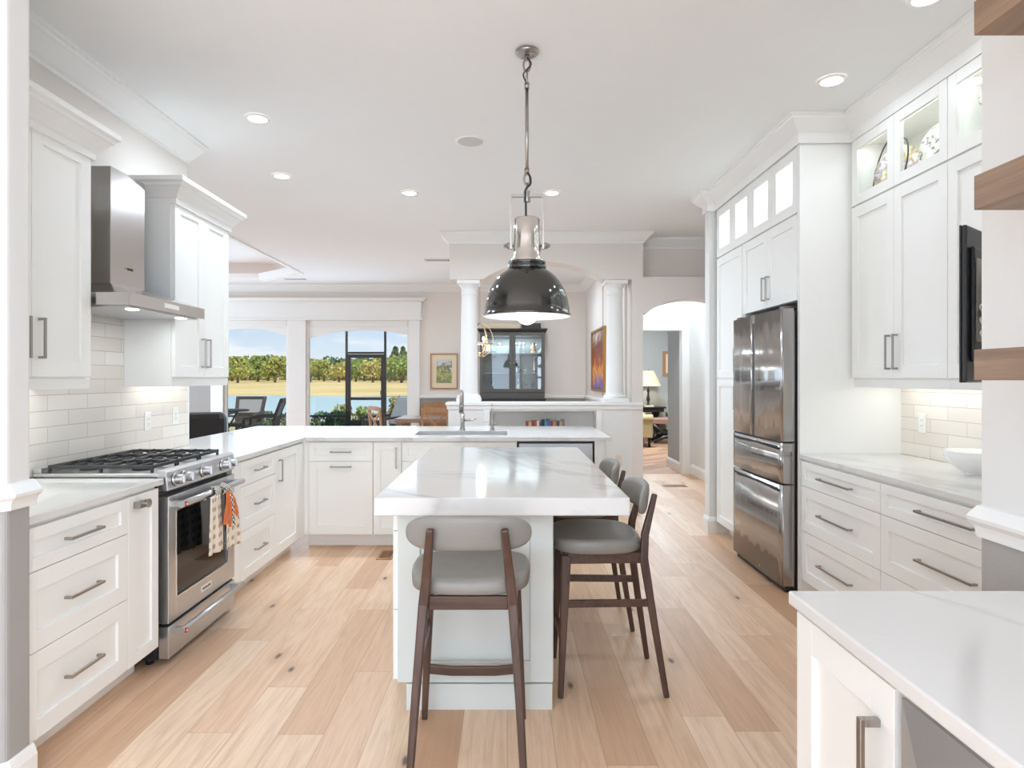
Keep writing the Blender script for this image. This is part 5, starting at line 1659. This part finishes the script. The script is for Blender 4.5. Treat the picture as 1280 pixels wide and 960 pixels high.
# lantern chandelier
cl = thing('chandelier', 'round open-hoop lantern chandelier with candle bulbs beside the left column', 'chandelier', (-0.41, 9.5, 0))
mb = MB()
zc = 1.93; r = 0.2
for k in range(3):
    a = PI * k / 3
    pts = [(r * math.sin(2 * PI * j / 32) * math.cos(a), r * math.sin(2 * PI * j / 32) * math.sin(a), zc + 0.03 + (r + 0.05) * math.cos(2 * PI * j / 32)) for j in range(33)]
    mb.bar(pts, 0.016, 0.006, (-math.sin(a), math.cos(a), 0))
mb.tube([(r * math.cos(2 * PI * j / 32), r * math.sin(2 * PI * j / 32), zc - 0.02) for j in range(33)], 0.008, 8, False)
mb.build('hoop_frame', 'brass', cl)
mb = MB()
z = zc + 0.28
k = 0
while z < CZ - 0.05:
    h = 0.022
    pts = [(0.012 * math.sin(2 * PI * j / 10) if k % 2 else 0, 0 if k % 2 else 0.012 * math.sin(2 * PI * j / 10), z + h * math.cos(2 * PI * j / 10)) for j in range(11)]
    mb.tube(pts, 0.003, 5, False)
    z += 0.036; k += 1
mb.build('chain', 'nickel', cl)
MB().lathe([(0.001, CZ - 0.04), (0.05, CZ - 0.03), (0.055, CZ - 0.0005)], n=20).build('canopy', 'brass', cl)
mb = MB()
for k in range(4):
    a = PI / 4 + PI / 2 * k
    x, y = 0.085 * math.cos(a), 0.085 * math.sin(a)
    mb.tube([(0, 0, zc - 0.17), (x * 0.7, y * 0.7, zc - 0.15), (x, y, zc - 0.06)], 0.006, 8)
    mb.cyl((x, y, zc - 0.06), (x, y, zc - 0.05), 0.022, 0.022, 12)
mb.cyl((0, 0, zc - 0.22), (0, 0, zc - 0.15), 0.018, 0.012, 12)
mb.build('candle_arms', 'brass', cl)
for k in range(4):
    a = PI / 4 + PI / 2 * k
    x, y = 0.085 * math.cos(a), 0.085 * math.sin(a)
    c_ = MB().cyl((x, y, zc - 0.05), (x, y, zc + 0.03), 0.011, 0.011, 10).build('candle', 'porcelain', cl)
    MB().ball((x, y, zc + 0.055), 0.014, 0.014, 0.027, 10, 8).build('bulb', 'candle_glow', c_)
light('chandelier_light', 'POINT', (0, 0, zc + 0.06), 4.0, (0, 0, 0), (1, 0.9, 0.76), cl, shadow_soft_size=0.08)

# pictures
def picture(label, loc, rz, w_, h, fw, frame, artm, matw=0.0, depth=0.03, cat='picture'):
    p = thing('framed_picture', label, cat, loc, rz)
    mb = MB()
    mb.box(-w_ / 2, -w_ / 2 + fw, -depth, -0.001, -h / 2, h / 2); mb.box(w_ / 2 - fw, w_ / 2, -depth, -0.001, -h / 2, h / 2)
    mb.box(-w_ / 2 + fw, w_ / 2 - fw, -depth, -0.001, -h / 2, -h / 2 + fw); mb.box(-w_ / 2 + fw, w_ / 2 - fw, -depth, -0.001, h / 2 - fw, h / 2)
    mb.build('frame', frame, p, 0.002)
    iw, ih = w_ / 2 - fw, h / 2 - fw
    if matw:
        MB().box(-iw, iw, -0.014, -0.002, -ih, ih).build('mat_board', 'cream_paper', p)
        iw -= matw; ih -= matw
        MB().box(-iw, iw, -0.016, -0.0142, -ih, ih).build('print', artm, p)
    else:
        MB().box(-iw, iw, -0.02, -0.002, -ih, ih).build('canvas', artm, p)
    return p
picture('small landscape print in an oak frame on the wall left of the column', (-1.123, BY - 0.0005, 1.523), 0, 0.486, 0.63, 0.02, 'oak_frame', 'art_garden', 0.085)
picture('tall canyon painting in a gold frame on the dining side wall', (1.3995, 9.70, 1.67), -90, 1.34, 0.94, 0.03, 'gold_frame', 'art_canyon', 0.0, 0.045)
picture('small horse print in a brown wooden frame on the study wall', (4.02, 15.1995, 1.745), 0, 0.66, 0.59, 0.07, 'oak_frame', 'art_horse', 0.06)

# books in the half wall niche
cols = [(150, 60, 50), (196, 150, 110), (90, 70, 58), (176, 70, 62), (206, 196, 182), (60, 84, 110), (40, 44, 50), (92, 132, 168), (58, 104, 150), (120, 60, 56), (176, 130, 84), (70, 62, 58), (190, 160, 120), (120, 116, 112)]
names = ['brick red', 'tan', 'dark brown', 'red', 'pale cream', 'navy blue', 'black', 'light blue', 'bright blue', 'maroon', 'ochre', 'charcoal', 'sand', 'grey']
x = 0.215
for k, (cc, nm) in enumerate(zip(cols, names)):
    wd_ = 0.026 + 0.011 * rnd.random(); h = 0.225 + 0.03 * rnd.random()
    mt = plain('book_' + nm.replace(' ', '_'), cc, 0.6, vary=0.08, vscale=40)
    b = thing('book', '%s book, number %d from the left on the half wall shelf' % (nm, k + 1), 'book', (x + wd_ / 2, 7.36, 0.671), 0, 'books in the half wall niche')
    mb = MB().box(-wd_ / 2, -wd_ / 2 + 0.003, 0, 0.15, 0, h); mb.box(wd_ / 2 - 0.003, wd_ / 2, 0, 0.15, 0, h); mb.box(-wd_ / 2 + 0.003, wd_ / 2 - 0.003, 0, 0.003, 0, h)
    mb.build('cover', mt, b)
    MB().box(-wd_ / 2 + 0.003, wd_ / 2 - 0.003, 0.003, 0.146, 0.003, h - 0.004).build('pages', 'cream_paper', b)
    x += wd_ + 0.0015

# ------------------------------------------------------------------ breakfast corner by the window
tb = thing('dining_table', 'thick-topped wooden dining table in front of the lake window', 'table', (-1.15, 10.6, 0))
MB().box(-0.64, 0.64, -0.45, 0.45, 0.69, 0.755).build('tabletop', 'pine_top', tb, 0.004)
for sx in (-1, 1):
    for sy in (-1, 1):
        MB().box(sx * 0.56 - 0.05, sx * 0.56 + 0.05, sy * 0.37 - 0.05, sy * 0.37 + 0.05, 0, 0.69).build('leg', 'pine_top', tb, 0.004)
bn = thing('settee_bench', 'wooden bench with a solid plank back behind the dining table', 'bench', (-1.12, 11.2, 0))
mb = MB()
mb.prism([(-0.40, 0.5), (0.40, 0.5), (0.40, 0.96), (0.36, 1.0), (-0.30, 0.985), (-0.40, 0.92)], 0.06, 0.1, 'y')
mb.build('backrest', 'pine', bn, 0.004)
MB().box(-0.40, 0.40, -0.12, 0.06, 0.44, 0.48).build('seat', 'pine', bn, 0.004)
for sx in (-1, 1):
    MB().box(sx * 0.36 - 0.03, sx * 0.36 + 0.03, 0.06, 0.1, 0, 0.5).build('leg', 'pine', bn)
    MB().box(sx * 0.36 - 0.03, sx * 0.36 + 0.03, -0.1, -0.04, 0, 0.44).build('leg', 'pine', bn)

def cross_chair(label, loc, rz):
    c = thing('dining_chair', label, 'chair', loc, rz, 'wooden cross-back dining chairs')
    MB().box(-0.22, 0.22, -0.2, 0.22, 0.43, 0.46).build('seat', 'pine', c, 0.008)
    for sx in (-1, 1):
        MB().bar([(sx * 0.19, -0.22, 0), (sx * 0.19, -0.19, 0.44), (sx * 0.195, -0.25, 0.93)], 0.034, 0.034).build('leg', 'pine', c, 0.004)
        MB().bar([(sx * 0.19, 0.19, 0), (sx * 0.19, 0.18, 0.43)], 0.034, 0.034).build('leg', 'pine', c, 0.004)
    MB().bar([(-0.2, -0.245, 0.90), (-0.1, -0.265, 0.915), (0.1, -0.265, 0.915), (0.2, -0.245, 0.90)], 0.02, 0.07, (0, 1, 0)).build('top_rail', 'pine', c, 0.003)
    mb = MB().bar([(-0.18, -0.2, 0.52), (0.18, -0.245, 0.87)], 0.014, 0.03, (0, 1, 0))
    mb.bar([(0.18, -0.214, 0.52), (-0.18, -0.259, 0.87)], 0.014, 0.03, (0, 1, 0))
    mb.build('cross_back', 'pine', c)
    return c
cc_ = cross_chair('wooden cross-back chair at the near side of the dining table', (-1.10, 9.96, 0), 0)
dup(cc_, (-1.95, 10.45, 0), -52, 'wooden cross-back chair standing left of the dining table, seen side-on')

ac = thing('armchair', 'black leather armchair seen through the gap under the left wall cabinet', 'armchair', (-3.95, 8.1, 0), 15)
MB().box(-0.32, 0.32, -0.34, 0.3, 0.12, 0.44).build('seat', 'leather_black', ac, 0.05)
mb = MB().box(-0.33, 0.33, 0.2, 0.42, 0.44, 0.95)
mb.build('backrest', 'leather_black', ac, 0.08)
for s in (-1, 1):
    MB().box(s * 0.4 - 0.075, s * 0.4 + 0.075, -0.36, 0.4, 0.1, 0.64).build('armrest', 'leather_black', ac, 0.05)
    for y in (-0.28, 0.32):
        MB().cyl((s * 0.36, y, 0), (s * 0.36, y, 0.12), 0.025, 0.03, 10).build('leg', 'black_wood', ac)

# ================================================================== STUDY
ct = thing('console_table', 'black wooden pedestal table under the study lamp', 'table', (3.2, 14.75, 0))
mb = MB().box(-0.48, 0.40, -0.28, 0.28, 0.715, 0.75); mb.box(-0.44, 0.36, -0.24, 0.24, 0.63, 0.715)
mb.build('tabletop', 'black_wood', ct, 0.01)
for x in (-0.3, 0.22):
    mb = MB().lathe([(0.09, 0.0), (0.1, 0.04), (0.05, 0.1), (0.045, 0.2), (0.1, 0.35), (0.06, 0.5), (0.09, 0.58), (0.1, 0.63)], (x, 0, 0), n=16, cap0=True)
    mb.build('leg', 'black_wood', ct)
tl = thing('table_lamp', 'table lamp with dark turned base and glowing cream pleated shade in the study', 'table lamp', (3.24, 14.7, 0.7505))
MB().lathe([(0.08, 0.0), (0.085, 0.02), (0.03, 0.05), (0.02, 0.1), (0.045, 0.16), (0.03, 0.22), (0.018, 0.3), (0.035, 0.37), (0.02, 0.42), (0.012, 0.5)], n=20, cap0=True).build('base', 'black_wood', tl)
nn = 48
rs = [[((r0 + 0.006 * (k % 2)) * math.cos(2 * PI * k / nn), (r0 + 0.006 * (k % 2)) * math.sin(2 * PI * k / nn), z) for k in range(nn)] for r0, z in ((0.285, 0.47), (0.21, 0.64), (0.12, 0.82))]
MB().rings(rs, False, False).build('lamp_shade', 'lampshade', tl)
MB().cyl((0, 0, 0.5), (0, 0, 0.86), 0.006, 0.01, 8).build('finial', 'brass', tl)
light('study_lamp', 'POINT', (0, 0, 0.62), 10.0, (0, 0, 0), (1, 0.85, 0.65), tl, shadow_soft_size=0.06)
bk = MB().box(-0.1, 0.1, -0.06, 0.06, 0.0, 0.03).build('book', 'cream_paper', None)
bk.location = (3.22, 14.55, 0.7505); tag(bk, 'small pale book lying on the black study table beside the lamp', 'book')
oz = thing('bench', 'black cross-legged bench with reddish woven cushion in the study', 'bench', (3.72, 13.85, 0))
mb = MB()
mb.grid(lambda u, v: (-0.72 + 1.44 * u, -0.24 + 0.48 * v, 0.52 + 0.035 * math.sin(PI * u) ** 0.4 * math.sin(PI * v) ** 0.5), 14, 8)
mb.box(-0.72, 0.72, -0.24, 0.24, 0.43, 0.52)
mb.build('cushion', 'wood_plaid', oz)
for y in (-0.2, 0.2):
    for s in (-1, 1):
        pts = [(s * 0.62, y, 0.425), (s * 0.42, y, 0.25), (s * 0.0, y, 0.2), (-s * 0.38, y, 0.14), (-s * 0.6, y, 0.03)]
        MB().tube(pts, [0.035, 0.04, 0.05, 0.04, 0.03], 10).build('leg', 'black_wood', oz)
def arm_chair(name, label, loc, rz):
    c = thing(name, label, 'armchair', loc, rz)
    MB().box(-0.3, 0.3, -0.35, 0.25, 0.22, 0.46).build('seat', 'chair_gold', c, 0.05)
    mb = MB().rings([[(x, 0.2 + dy + (z - 0.46) * 0.18, z) for x, dy in ((-k, 0), (k, 0), (k * 0.9, 0.14), (-k * 0.9, 0.14))] for z, k in ((0.4, 0.32), (0.7, 0.34), (0.88, 0.33), (0.98, 0.24), (1.02, 0.1))], True, True, False)
    mb.build('backrest', 'chair_gold', c, 0.03)
    for s in (-1, 1):
        mb = MB().cyl((s * 0.37, -0.36, 0.58), (s * 0.37, 0.25, 0.58), 0.085, 0.085, 18)
        mb.box(s * 0.37 - 0.06, s * 0.37 + 0.06, -0.35, 0.25, 0.2, 0.58)
        mb.build('armrest', 'chair_gold', c, 0.01)
        for y in (-0.3, 0.25):
            MB().cyl((s * 0.33, y, 0), (s * 0.33, y, 0.2), 0.022, 0.035, 10).build('leg', 'black_wood', c)
    return c
arm_chair('armchair', 'gold upholstered armchair at the left edge of the study doorway', (2.58, 13.3, 0), 90)
arm_chair('armchair', 'gold upholstered armchair behind the bench, under the horse print', (4.14, 14.62, 0), 20)
light('study_fill_light', 'AREA', (2.6, 12.4, CZ - 0.03), 95, (0, 0, 0), (1, 0.97, 0.93), None, shape='DISK', size=0.8)  # fill lamp added below the study ceiling, without a fixture

# ================================================================== PORCH AND LAKE
sc_ = thing('screen_enclosure', 'dark bronze screen porch frame standing before the lake', 'screen porch', (0, 15.8, 0))
for k, x in enumerate((-7.2, -4.96, -3.965, -3.01, -1.9, -0.6)):
    MB().box(x - 0.025, x + 0.025, -0.03, 0.03, -0.03, 3.4).build('post', 'bronze_frame', sc_)
for z in (3.38,):
    MB().box(-7.2, -0.6, -0.029, 0.029, z - 0.03, z + 0.03).build('top_rail', 'bronze_frame', sc_)
for a, b in ((-7.17, -3.99), (-2.985, -0.63)):
    MB().box(a, b, -0.02, 0.02, 0.44, 0.49).build('chair_rail', 'bronze_frame', sc_)
    MB().box(a, b, -0.02, 0.02, -0.03, 0.03).build('bottom_rail', 'bronze_frame', sc_)
MB().box(-3.94, -3.035, -0.02, 0.02, 2.0, 2.05).build('door_header', 'bronze_frame', sc_)
sd = thing('screen_door', 'dark bronze screen door with a middle rail facing the lake', 'door', (-3.4875, 15.8, 0))
mb = MB()
for x in (-0.445, 0.375):
    mb.box(x, x + 0.07, -0.018, 0.018, -0.02, 1.99)
for z0, z1 in ((-0.02, 0.36), (0.86, 0.93), (1.9, 1.99)):
    mb.box(-0.375, 0.375, -0.018, 0.018, z0, z1)
mb.build('frame', 'bronze_frame', sd)
MB().box(0.36, 0.385, -0.05, -0.0185, 0.98, 1.1).build('handle', 'nickel', sd)

def wicker_chair(label, loc, rz):
    c = thing('patio_chair', label, 'patio chair', loc, rz, 'dark wicker patio chairs')
    MB().box(-0.3, 0.3, -0.3, 0.28, 0.36, 0.44).build('seat', 'wicker_dark', c, 0.02)
    mb = MB()
    for s in (-1, 1):
        mb.bar([(s * 0.27, 0.25, 0.42), (s * 0.29, 0.31, 0.7), (s * 0.31, 0.42, 0.99)], 0.07, 0.05)
    mb.bar([(-0.34, 0.425, 0.975), (0.34, 0.425, 0.975)], 0.05, 0.07, (0, 1, 0))
    mb.bar([(-0.28, 0.29, 0.62), (0.28, 0.29, 0.62)], 0.04, 0.05, (0, 1, 0))
    mb.build('back_frame', 'wicker_dark', c)
    MB().add([(-0.26, 0.3, 0.64), (0.26, 0.3, 0.64), (0.285, 0.41, 0.95), (-0.285, 0.41, 0.95)], [(0, 1, 2, 3)]).build('sling', 'sling_grey', c, solid=0.012)
    MB().add([(-0.26, 0.26, 0.44), (0.26, 0.26, 0.44), (0.27, 0.3, 0.61), (-0.27, 0.3, 0.61)], [(0, 1, 2, 3)]).build('lower_back', 'wicker_dark', c, solid=0.02)
    for s in (-1, 1):
        MB().bar([(s * 0.32, 0.31, 0.66), (s * 0.34, 0.0, 0.64), (s * 0.34, -0.3, 0.6), (s * 0.33, -0.33, 0.3), (s * 0.31, -0.3, -0.0)], 0.07, 0.05).build('arm', 'wicker_dark', c)
        MB().bar([(s * 0.28, 0.26, 0.4), (s * 0.28, 0.3, -0.0)], 0.05, 0.05).build('leg', 'wicker_dark', c)
    return c
wc = wicker_chair('dark wicker patio chair facing the house behind the round porch table', (-5.90, 14.35, -0.03), 0)
dup(wc, (-5.10, 13.35, -0.03), -80, 'dark wicker patio chair seen side-on right of the porch table')
pt = thing('patio_table', 'dark round porch table between the wicker chairs', 'table', (-5.98, 13.35, -0.03))
MB().lathe([(0.001, 0.74), (0.55, 0.74), (0.57, 0.755), (0.55, 0.77), (0.001, 0.77)], n=36).build('tabletop', 'wicker_dark', pt)
mb = MB()
for k in range(4):
    a = PI / 4 + PI / 2 * k
    mb.tube([(0.42 * math.cos(a), 0.42 * math.sin(a), 0.0), (0.14 * math.cos(a), 0.14 * math.sin(a), 0.35), (0.36 * math.cos(a), 0.36 * math.sin(a), 0.74)], 0.022, 8)
mb.build('legs', 'wicker_dark', pt)
lo = thing('lounge_chair', 'brown wicker lounge chair with pale cushion by the right edge of the lake window', 'lounge chair', (-2.5, 13.6, -0.03), -35)
MB().box(-0.3, 0.3, -0.5, 0.35, 0.3, 0.4).build('seat', 'wicker_dark', lo, 0.02)
MB().add([(-0.3, 0.3, 0.4), (0.3, 0.3, 0.4), (0.3, 0.6, 0.98), (-0.3, 0.6, 0.98)], [(0, 1, 2, 3)]).build('backrest', 'wicker_dark', lo, solid=0.05)
MB().add([(-0.26, 0.25, 0.43), (0.26, 0.25, 0.43), (0.26, 0.55, 0.99), (-0.26, 0.55, 0.99)], [(0, 1, 2, 3)]).build('cushion', 'cushion_white', lo, solid=0.09)
for s in (-1, 1):
    MB().bar([(s * 0.33, 0.4, 0.62), (s * 0.33, -0.45, 0.6), (s * 0.33, -0.47, 0.0)], 0.06, 0.05).build('arm', 'wicker_dark', lo)
    MB().box(s * 0.27 - 0.025, s * 0.27 + 0.025, 0.3, 0.35, 0.0, 0.3).build('leg', 'wicker_dark', lo)

# vegetation -------------------------------------------------------
def leaf_cloud(mb, c, rx, ry, rz, count, size, r_):
    for _ in range(count):
        while True:
            p = Vector((r_.uniform(-1, 1), r_.uniform(-1, 1), r_.uniform(-1, 1)))
            if 0.25 < p.length < 1: break
        p = p.normalized() * (p.length ** 0.5)
        q = Euler((r_.uniform(0, 6.3), r_.uniform(0, 6.3), r_.uniform(0, 6.3))).to_matrix()
        s = size * r_.uniform(0.6, 1.3)
        o = Vector((c[0] + p.x * rx, c[1] + p.y * ry, c[2] + p.z * rz))
        vs = [tuple(o + q @ Vector(v) * s) for v in ((-1, -0.5, 0), (0.2, -0.6, 0.2), (1, 0.1, 0), (0.1, 0.7, -0.2), (-0.8, 0.5, 0.1))]
        mb.add(vs, [(0, 1, 2, 3, 4)])
    return mb

def make_crown(seed, h, wd_, pine=False):
    r_ = random.Random(seed)
    mb = MB()
    if pine:
        for k in range(7):
            z = h * (0.35 + 0.62 * k / 6)
            rr = wd_ * 0.34 * (1.1 - 0.85 * k / 6)
            leaf_cloud(mb, (0, 0, z), rr, rr, h * 0.08, 60, 0.5, r_)
    else:
        for k in range(11):
            a = r_.uniform(0, 2 * PI); q_ = r_.uniform(0.0, 0.33) * wd_
            z = h * r_.uniform(0.30, 0.80)
            rr = wd_ * r_.uniform(0.16, 0.27)
            leaf_cloud(mb, (q_ * math.cos(a), q_ * math.sin(a), z), rr, rr, rr * 0.75, 95, 0.42, r_)
    return mb
TREES = {}
def tree(kind, label, px, Y, h, wd_, mat):
    g = ground_z(Y)
    key = (kind, mat)
    x = (px - 634) * Y / 800.0
    nm = {'oak': 'oak_tree', 'pine': 'pine_tree'}[kind]
    if key not in TREES:
        t_ = thing(nm, label, 'tree', (x, Y, g), 0, 'trees across the lake')
        make_crown(len(TREES) + 3, 8.0, 9.0 if kind == 'oak' else 5.0, kind == 'pine').build('crown', mat, t_)
        mb = MB().tube([(0, 0, -0.3), (0.15, 0, 1.6), (0.1, 0.1, 3.6)] if kind == 'oak' else [(0, 0, -0.3), (0, 0, 4), (0, 0, 7.5)], [0.42, 0.3, 0.2], 8)
        if kind == 'oak':
            mb.tube([(0.12, 0, 1.7), (1.2, 0.2, 3.0), (1.9, 0.3, 4.2)], [0.22, 0.15, 0.1], 6); mb.tube([(0.12, 0, 1.8), (-1.1, -0.2, 3.1), (-2.0, -0.3, 4.2)], [0.22, 0.15, 0.1], 6)
        mb.build('trunk', 'bark', t_)
        TREES[key] = t_
    else:
        t_ = dup(TREES[key], (x, Y, g), rnd.uniform(0, 360), label)
    s = h / 8.0
    t_.scale = (s * wd_, s * wd_, s)
    return t_
def ground_z(Y):
    v = (Y - 71) / 190.0
    return -0.65 + 0.25 * math.sin(min(1, v * 8) * PI / 2) + 1.35 * v - 0.1
ordn = ['first', 'second', 'third', 'fourth', 'fifth', 'sixth', 'seventh', 'eighth', 'ninth', 'tenth', 'eleventh', 'twelfth', 'thirteenth', 'fourteenth']
front = [(278, 7.0, 'leaf_gold'), (297, 7.4, 'leaf_olive'), (322, 8.6, 'leaf_green'), (344, 7.6, 'leaf_olive'), (364, 7.8, 'leaf_green'), (388, 6.8, 'leaf_olive'),
         (405, 7.0, 'leaf_olive'), (424, 6.4, 'leaf_gold'), (445, 7.4, 'leaf_green'), (466, 7.0, 'leaf_gold'), (487, 7.6, 'leaf_olive'), (502, 8.2, 'leaf_green'), (518, 8.0, 'leaf_olive'), (545, 7.8, 'leaf_green')]
lk = {'leaf_gold': 'yellowing', 'leaf_olive': 'olive green', 'leaf_green': 'leafy green'}
for k, (px, h, mt) in enumerate(front):
    tree('oak', '%s oak in the front row across the lake, %s from the left' % (lk[mt], ordn[k]), px, 186 - 20 * (k % 2), h, rnd.uniform(0.86, 1.05), mt)
backr = [(290, 8.6, 'leaf_olive', 'oak'), (312, 8.8, 'leaf_gold', 'oak'), (335, 9.0, 'leaf_pine', 'oak'), (358, 8.6, 'leaf_olive', 'oak'), (380, 8.2, 'leaf_olive', 'oak'), (399, 8.0, 'leaf_green', 'oak'), (418, 8.4, 'leaf_pine', 'oak'), (432, 8.2, 'leaf_olive', 'oak'),
         (455, 8.4, 'leaf_pine', 'oak'), (476, 9.0, 'leaf_olive', 'oak'), (494, 10.6, 'leaf_pine', 'pine'), (504, 11.0, 'leaf_pine', 'pine'), (514, 10.4, 'leaf_pine', 'pine'), (546, 9.6, 'leaf_olive', 'oak')]
for k, (px, h, mt, kd) in enumerate(backr):
    lb = '%s in the back tree row across the lake, %s from the left' % ('tall dark pine' if kd == 'pine' else 'broad green oak', ordn[k])
    tree(kd, lb, px, 206 + 16 * (k % 2), h, 1.0, mt)

ug = MB()
ur_ = random.Random(31)
for k in range(60):
    px = 262 + k * 5
    leaf_cloud(ug, ((px - 634) * 232 / 800.0, 232 + ur_.uniform(-3, 3), ground_z(232) + 1.2), 1.6, 1.5, ur_.uniform(1.2, 2.4), 70, 0.5, ur_)
tag(ug.build('undergrowth', 'leaf_olive'), 'low scrub filling the gaps below the trees across the lake', 'undergrowth', None, 'stuff')

def hedge(label, x0, x1, y, z0, h, seed):
    r_ = random.Random(seed)
    mb = MB()
    n_ = int((x1 - x0) / 0.35) + 1
    for k in range(n_):
        xx = x0 + (x1 - x0) * k / max(1, n_ - 1)
        leaf_cloud(mb, (xx, y + r_.uniform(-0.1, 0.1), z0 + h * 0.5), 0.3, 0.35, h * (0.5 + 0.1 * r_.random()), 420, 0.045, r_)
    t_ = thing('hedge', label, 'hedge', (0, 0, 0))
    mb.build('foliage', 'leaf_hedge', t_)
    mb = MB()
    for k in range(0, n_, 2):
        xx = x0 + (x1 - x0) * k / max(1, n_ - 1)
        mb.tube([(xx, y, z0 - 0.05), (xx + 0.03, y, z0 + h * 0.6)], 0.02, 6)
    mb.build('stems', 'bark', t_)
hedge('low dark green hedge beyond the porch screen, left window', -6.9, -5.6, 17.2, -0.1, 0.56, 4)
hedge('low dark green hedge beyond the porch screen left of the screen door', -4.98, -4.6, 17.2, -0.1, 0.56, 5)
def shrub(label, px, Y, h, seed, mt):
    x = (px - 634) * Y / 800.0
    r_ = random.Random(seed)
    t_ = thing('shrub', label, 'shrub', (x, Y, -0.15), 0, 'shrubs beyond the porch')
    mb = MB()
    for k in range(6):
        leaf_cloud(mb, (r_.uniform(-0.2, 0.2), r_.uniform(-0.15, 0.15), h * r_.uniform(0.35, 0.85)), 0.2, 0.2, 0.18, 60, 0.05, r_)
    mb.build('foliage', mt, t_)
    mb = MB()
    for k in range(5):
        a = 2 * PI * k / 5
        mb.tube([(0, 0, 0), (0.12 * math.cos(a), 0.12 * math.sin(a), h * 0.75)], 0.012, 6)
    mb.build('stems', 'bark', t_)
shrub('loose green shrub at the left edge of the screen door', 428, 18.4, 0.8, 8, 'leaf_olive')
shrub('loose green shrub seen through the lower pane of the screen door', 455, 17.8, 0.75, 9, 'leaf_green')
shrub('pale shrub behind the lounge chair at the right of the lake window', 497, 18.0, 1.05, 10, 'leaf_gold')
pw = thing('planter_wall', 'low pale stone garden wall seen through the screen door', 'garden wall', (-3.95, 19.0, -0.2))
mb = MB()
for k in range(7):
    for j in range(3):
        x0 = -0.85 + k * 0.26 + (0.13 if j % 2 else 0)
        mb.box(x0, x0 + 0.245, -0.15, 0.15, j * 0.18, j * 0.18 + 0.17)
mb.build('blocks', 'concrete', pw, 0.01)
MB().box(-0.92, 1.15, -0.19, 0.19, 0.54, 0.6).build('cap', 'concrete', pw, 0.01)
